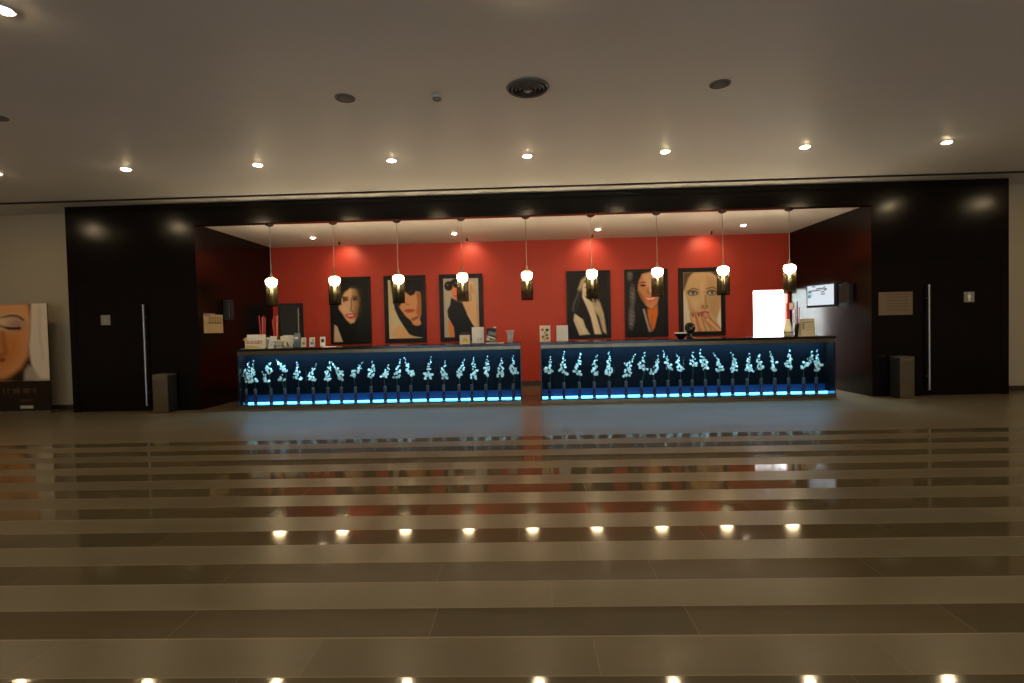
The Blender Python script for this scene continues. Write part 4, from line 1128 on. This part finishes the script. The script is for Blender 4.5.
# holders with red sticks
def stick_holder(x, label, sticks, body=M_BLACKM, y=0.47, rb=0.06, hb=0.20):
    root = empty('stick_vase', (x, y, TOP))
    tag(root, label, 'stick vase', 'vases of red sticks')
    MB().ring([(rb * 0.6, 0.0), (rb * 0.8, 0.0), (rb, hb * 0.5), (rb * 0.8, hb), (rb * 0.7, hb), (rb * 0.88, hb * 0.5), (rb * 0.6, 0.01)], 22).lathe([(rb * 0.62, 0.001), (0.0, 0.006)], 22).build('vase_body', body, root, smooth=True)
    for (xa, xb, z, m) in sticks:
        MB().tube([(xa, 0.0, 0.012), (xa * 0.5 + xb * 0.5, 0.0, 0.3), (xb, 0.0, z)], 0.0095, 8).build('stick', m, root)
stick_holder(-5.145, 'dark vase with four red sticks behind the brochure box', ((-0.03, -0.062, 0.625, M_REDST), (-0.012, 0.0, 0.60, M_CORALST), (0.012, 0.03, 0.625, M_REDST), (0.03, 0.058, 0.59, M_REDST)))
stick_holder(-4.895, 'dark vase with four red and coral sticks behind the tilted white leaflet', ((-0.03, -0.028, 0.62, M_REDST), (-0.012, -0.055, 0.55, M_REDST), (0.012, 0.055, 0.625, M_CORALST), (0.03, 0.022, 0.61, M_CORALST)))

# cream vase with red sticks by the bright doorway
root = empty('cream_vase', (4.868, 0.47, TOP))
tag(root, 'cream round-bellied vase with two red sticks before the bright doorway', 'vase')
MB().ring([(0.04, 0.0), (0.072, 0.004), (0.086, 0.05), (0.082, 0.11), (0.056, 0.20), (0.034, 0.29), (0.030, 0.32), (0.024, 0.32), (0.028, 0.28), (0.048, 0.20), (0.074, 0.11), (0.076, 0.05), (0.04, 0.012)], 24).lathe([(0.042, 0.002), (0.0, 0.006)], 24).build('vase_body', M_CREAM, root, smooth=True)
MB().ring([(0.084, 0.06), (0.088, 0.065), (0.087, 0.09), (0.083, 0.09)], 24).build('glaze_band', M_GREENP, root, smooth=True)
for xa, xb in ((-0.005, -0.022), (0.008, 0.018)):
    MB().tube([(xa, 0, 0.02), (xb, 0, 0.62)], 0.011, 8).build('stick', M_REDST, root)

# boxed calendar and sticks behind
root = empty('desk_calendar', (5.19, 0.42, TOP))
tag(root, 'cream desk calendar with a printed grid near the counter end below the screen', 'calendar')
cp_ = Paint(40, 48, 1.22, (222, 206, 166))
cp_.line([(0.12, 0.22), (0.9, 0.20)], 0.06, (120, 116, 84), 0.015)
cp_.poly([(0.10, 0.28), (0.26, 0.28), (0.26, 0.62), (0.10, 0.62)], (140, 140, 100), 0.02)
for i in range(4):
    for j in range(3):
        cp_.line([(0.38 + 0.14 * i, 0.36 + 0.14 * j), (0.45 + 0.14 * i, 0.36 + 0.14 * j)], 0.05, (176, 164, 126), 0.02)
cp_.line([(0.6, 1.15), (0.85, 1.15)], 0.06, (150, 50, 36), 0.015)
s = cp_.build('printed_page', M_PRINT, root, -0.128, 0.128, 0.0, 0.0, 0.315, 0.004)
s.rotation_euler = (-0.10, 0, 0); s.location = (0, -0.05, 0.004)
MB().prism([(-0.13, 0.0), (0.13, 0.0), (0.13, 0.004), (-0.13, 0.004)], -0.06, 0.09).build('easel_foot', M_CREAM, root)
o = MB().box(-0.125, 0.125, -0.002, 0.002, 0.0, 0.325).build('easel_back', M_CREAM, root)
o.rotation_euler = (0.26, 0, 0); o.location = (0, 0.078, 0.005)
for k in range(7):
    MB().ring([(0.012, 0.0), (0.015, 0.0), (0.015, 0.003), (0.012, 0.003)], 12).transform(Matrix.Translation((-0.10 + 0.033 * k, -0.006, 0.322)) @ Matrix.Rotation(PI / 2, 4, 'Y')).build('ring_binding', M_STEEL, root)
stick_holder(5.12, 'black vase with red and black sticks behind the desk calendar', ((-0.02, -0.035, 0.52, M_REDST), (0.0, 0.0, 0.66, M_BLACKM), (0.02, 0.04, 0.55, M_REDST)), y=0.62, rb=0.055, hb=0.22)
root = empty('sign_stand', (5.035, 0.70, TOP))
tag(root, 'small white card in a red frame on a red pole behind the desk calendar', 'sign card')
MB().lathe([(0.05, 0.0), (0.05, 0.008), (0.0, 0.012)], 18).build('stand_foot', M_REDST, root, smooth=True)
MB().tube([(-0.035, 0, 0.01), (-0.045, 0, 0.52)], 0.009, 8).build('pole', M_REDST, root)
MB().box(-0.065, -0.052, -0.006, 0.006, 0.50, 0.64).box(0.052, 0.065, -0.006, 0.006, 0.50, 0.64).box(-0.052, 0.052, -0.006, 0.006, 0.50, 0.512).box(-0.052, 0.052, -0.006, 0.006, 0.628, 0.64).build('card_frame', M_REDST, root)
MB().box(-0.0515, 0.0515, -0.004, 0.004, 0.5125, 0.6275).build('card', M_WHITEOBJ, root)

# ------------------------------------------------------------------ world and camera
w = bpy.data.worlds.new('World'); scene.world = w
w.use_nodes = True
w.node_tree.nodes['Background'].inputs['Color'].default_value = (0.02, 0.025, 0.035, 1)
w.node_tree.nodes['Background'].inputs['Strength'].default_value = 0.3

cd = bpy.data.cameras.new('Camera')
cam = bpy.data.objects.new('Camera', cd); COL.objects.link(cam)
cd.sensor_fit = 'HORIZONTAL'; cd.sensor_width = 36.0
cd.lens = 520.0 / 1024.0 * 36.0
cd.clip_start = 0.05; cd.clip_end = 200
YAW, PITCH, ROLL = 0.028, 0.0245, 0.0236
# camera axes: forward, right, up, then rolled about the line of sight
f = Vector((-math.sin(YAW) * math.cos(PITCH), math.cos(YAW) * math.cos(PITCH), -math.sin(PITCH)))
r = Vector((math.cos(YAW), math.sin(YAW), 0))
u = r.cross(f)
c_, s_ = math.cos(ROLL), math.sin(ROLL)
r2 = r * c_ - u * s_
u2 = u * c_ + r * s_
R = Matrix((r2, u2, -f)).transposed()
cam.matrix_world = Matrix.Translation((-0.052, -9.45, 1.3672)) @ R.to_4x4()
scene.camera = cam

vs = scene.view_settings
scene.display_settings.display_device = 'sRGB'
vs.view_transform = 'Standard'; vs.look = 'None'; vs.exposure = EXPOSURE; vs.gamma = 1.0
vs.use_curve_mapping = False
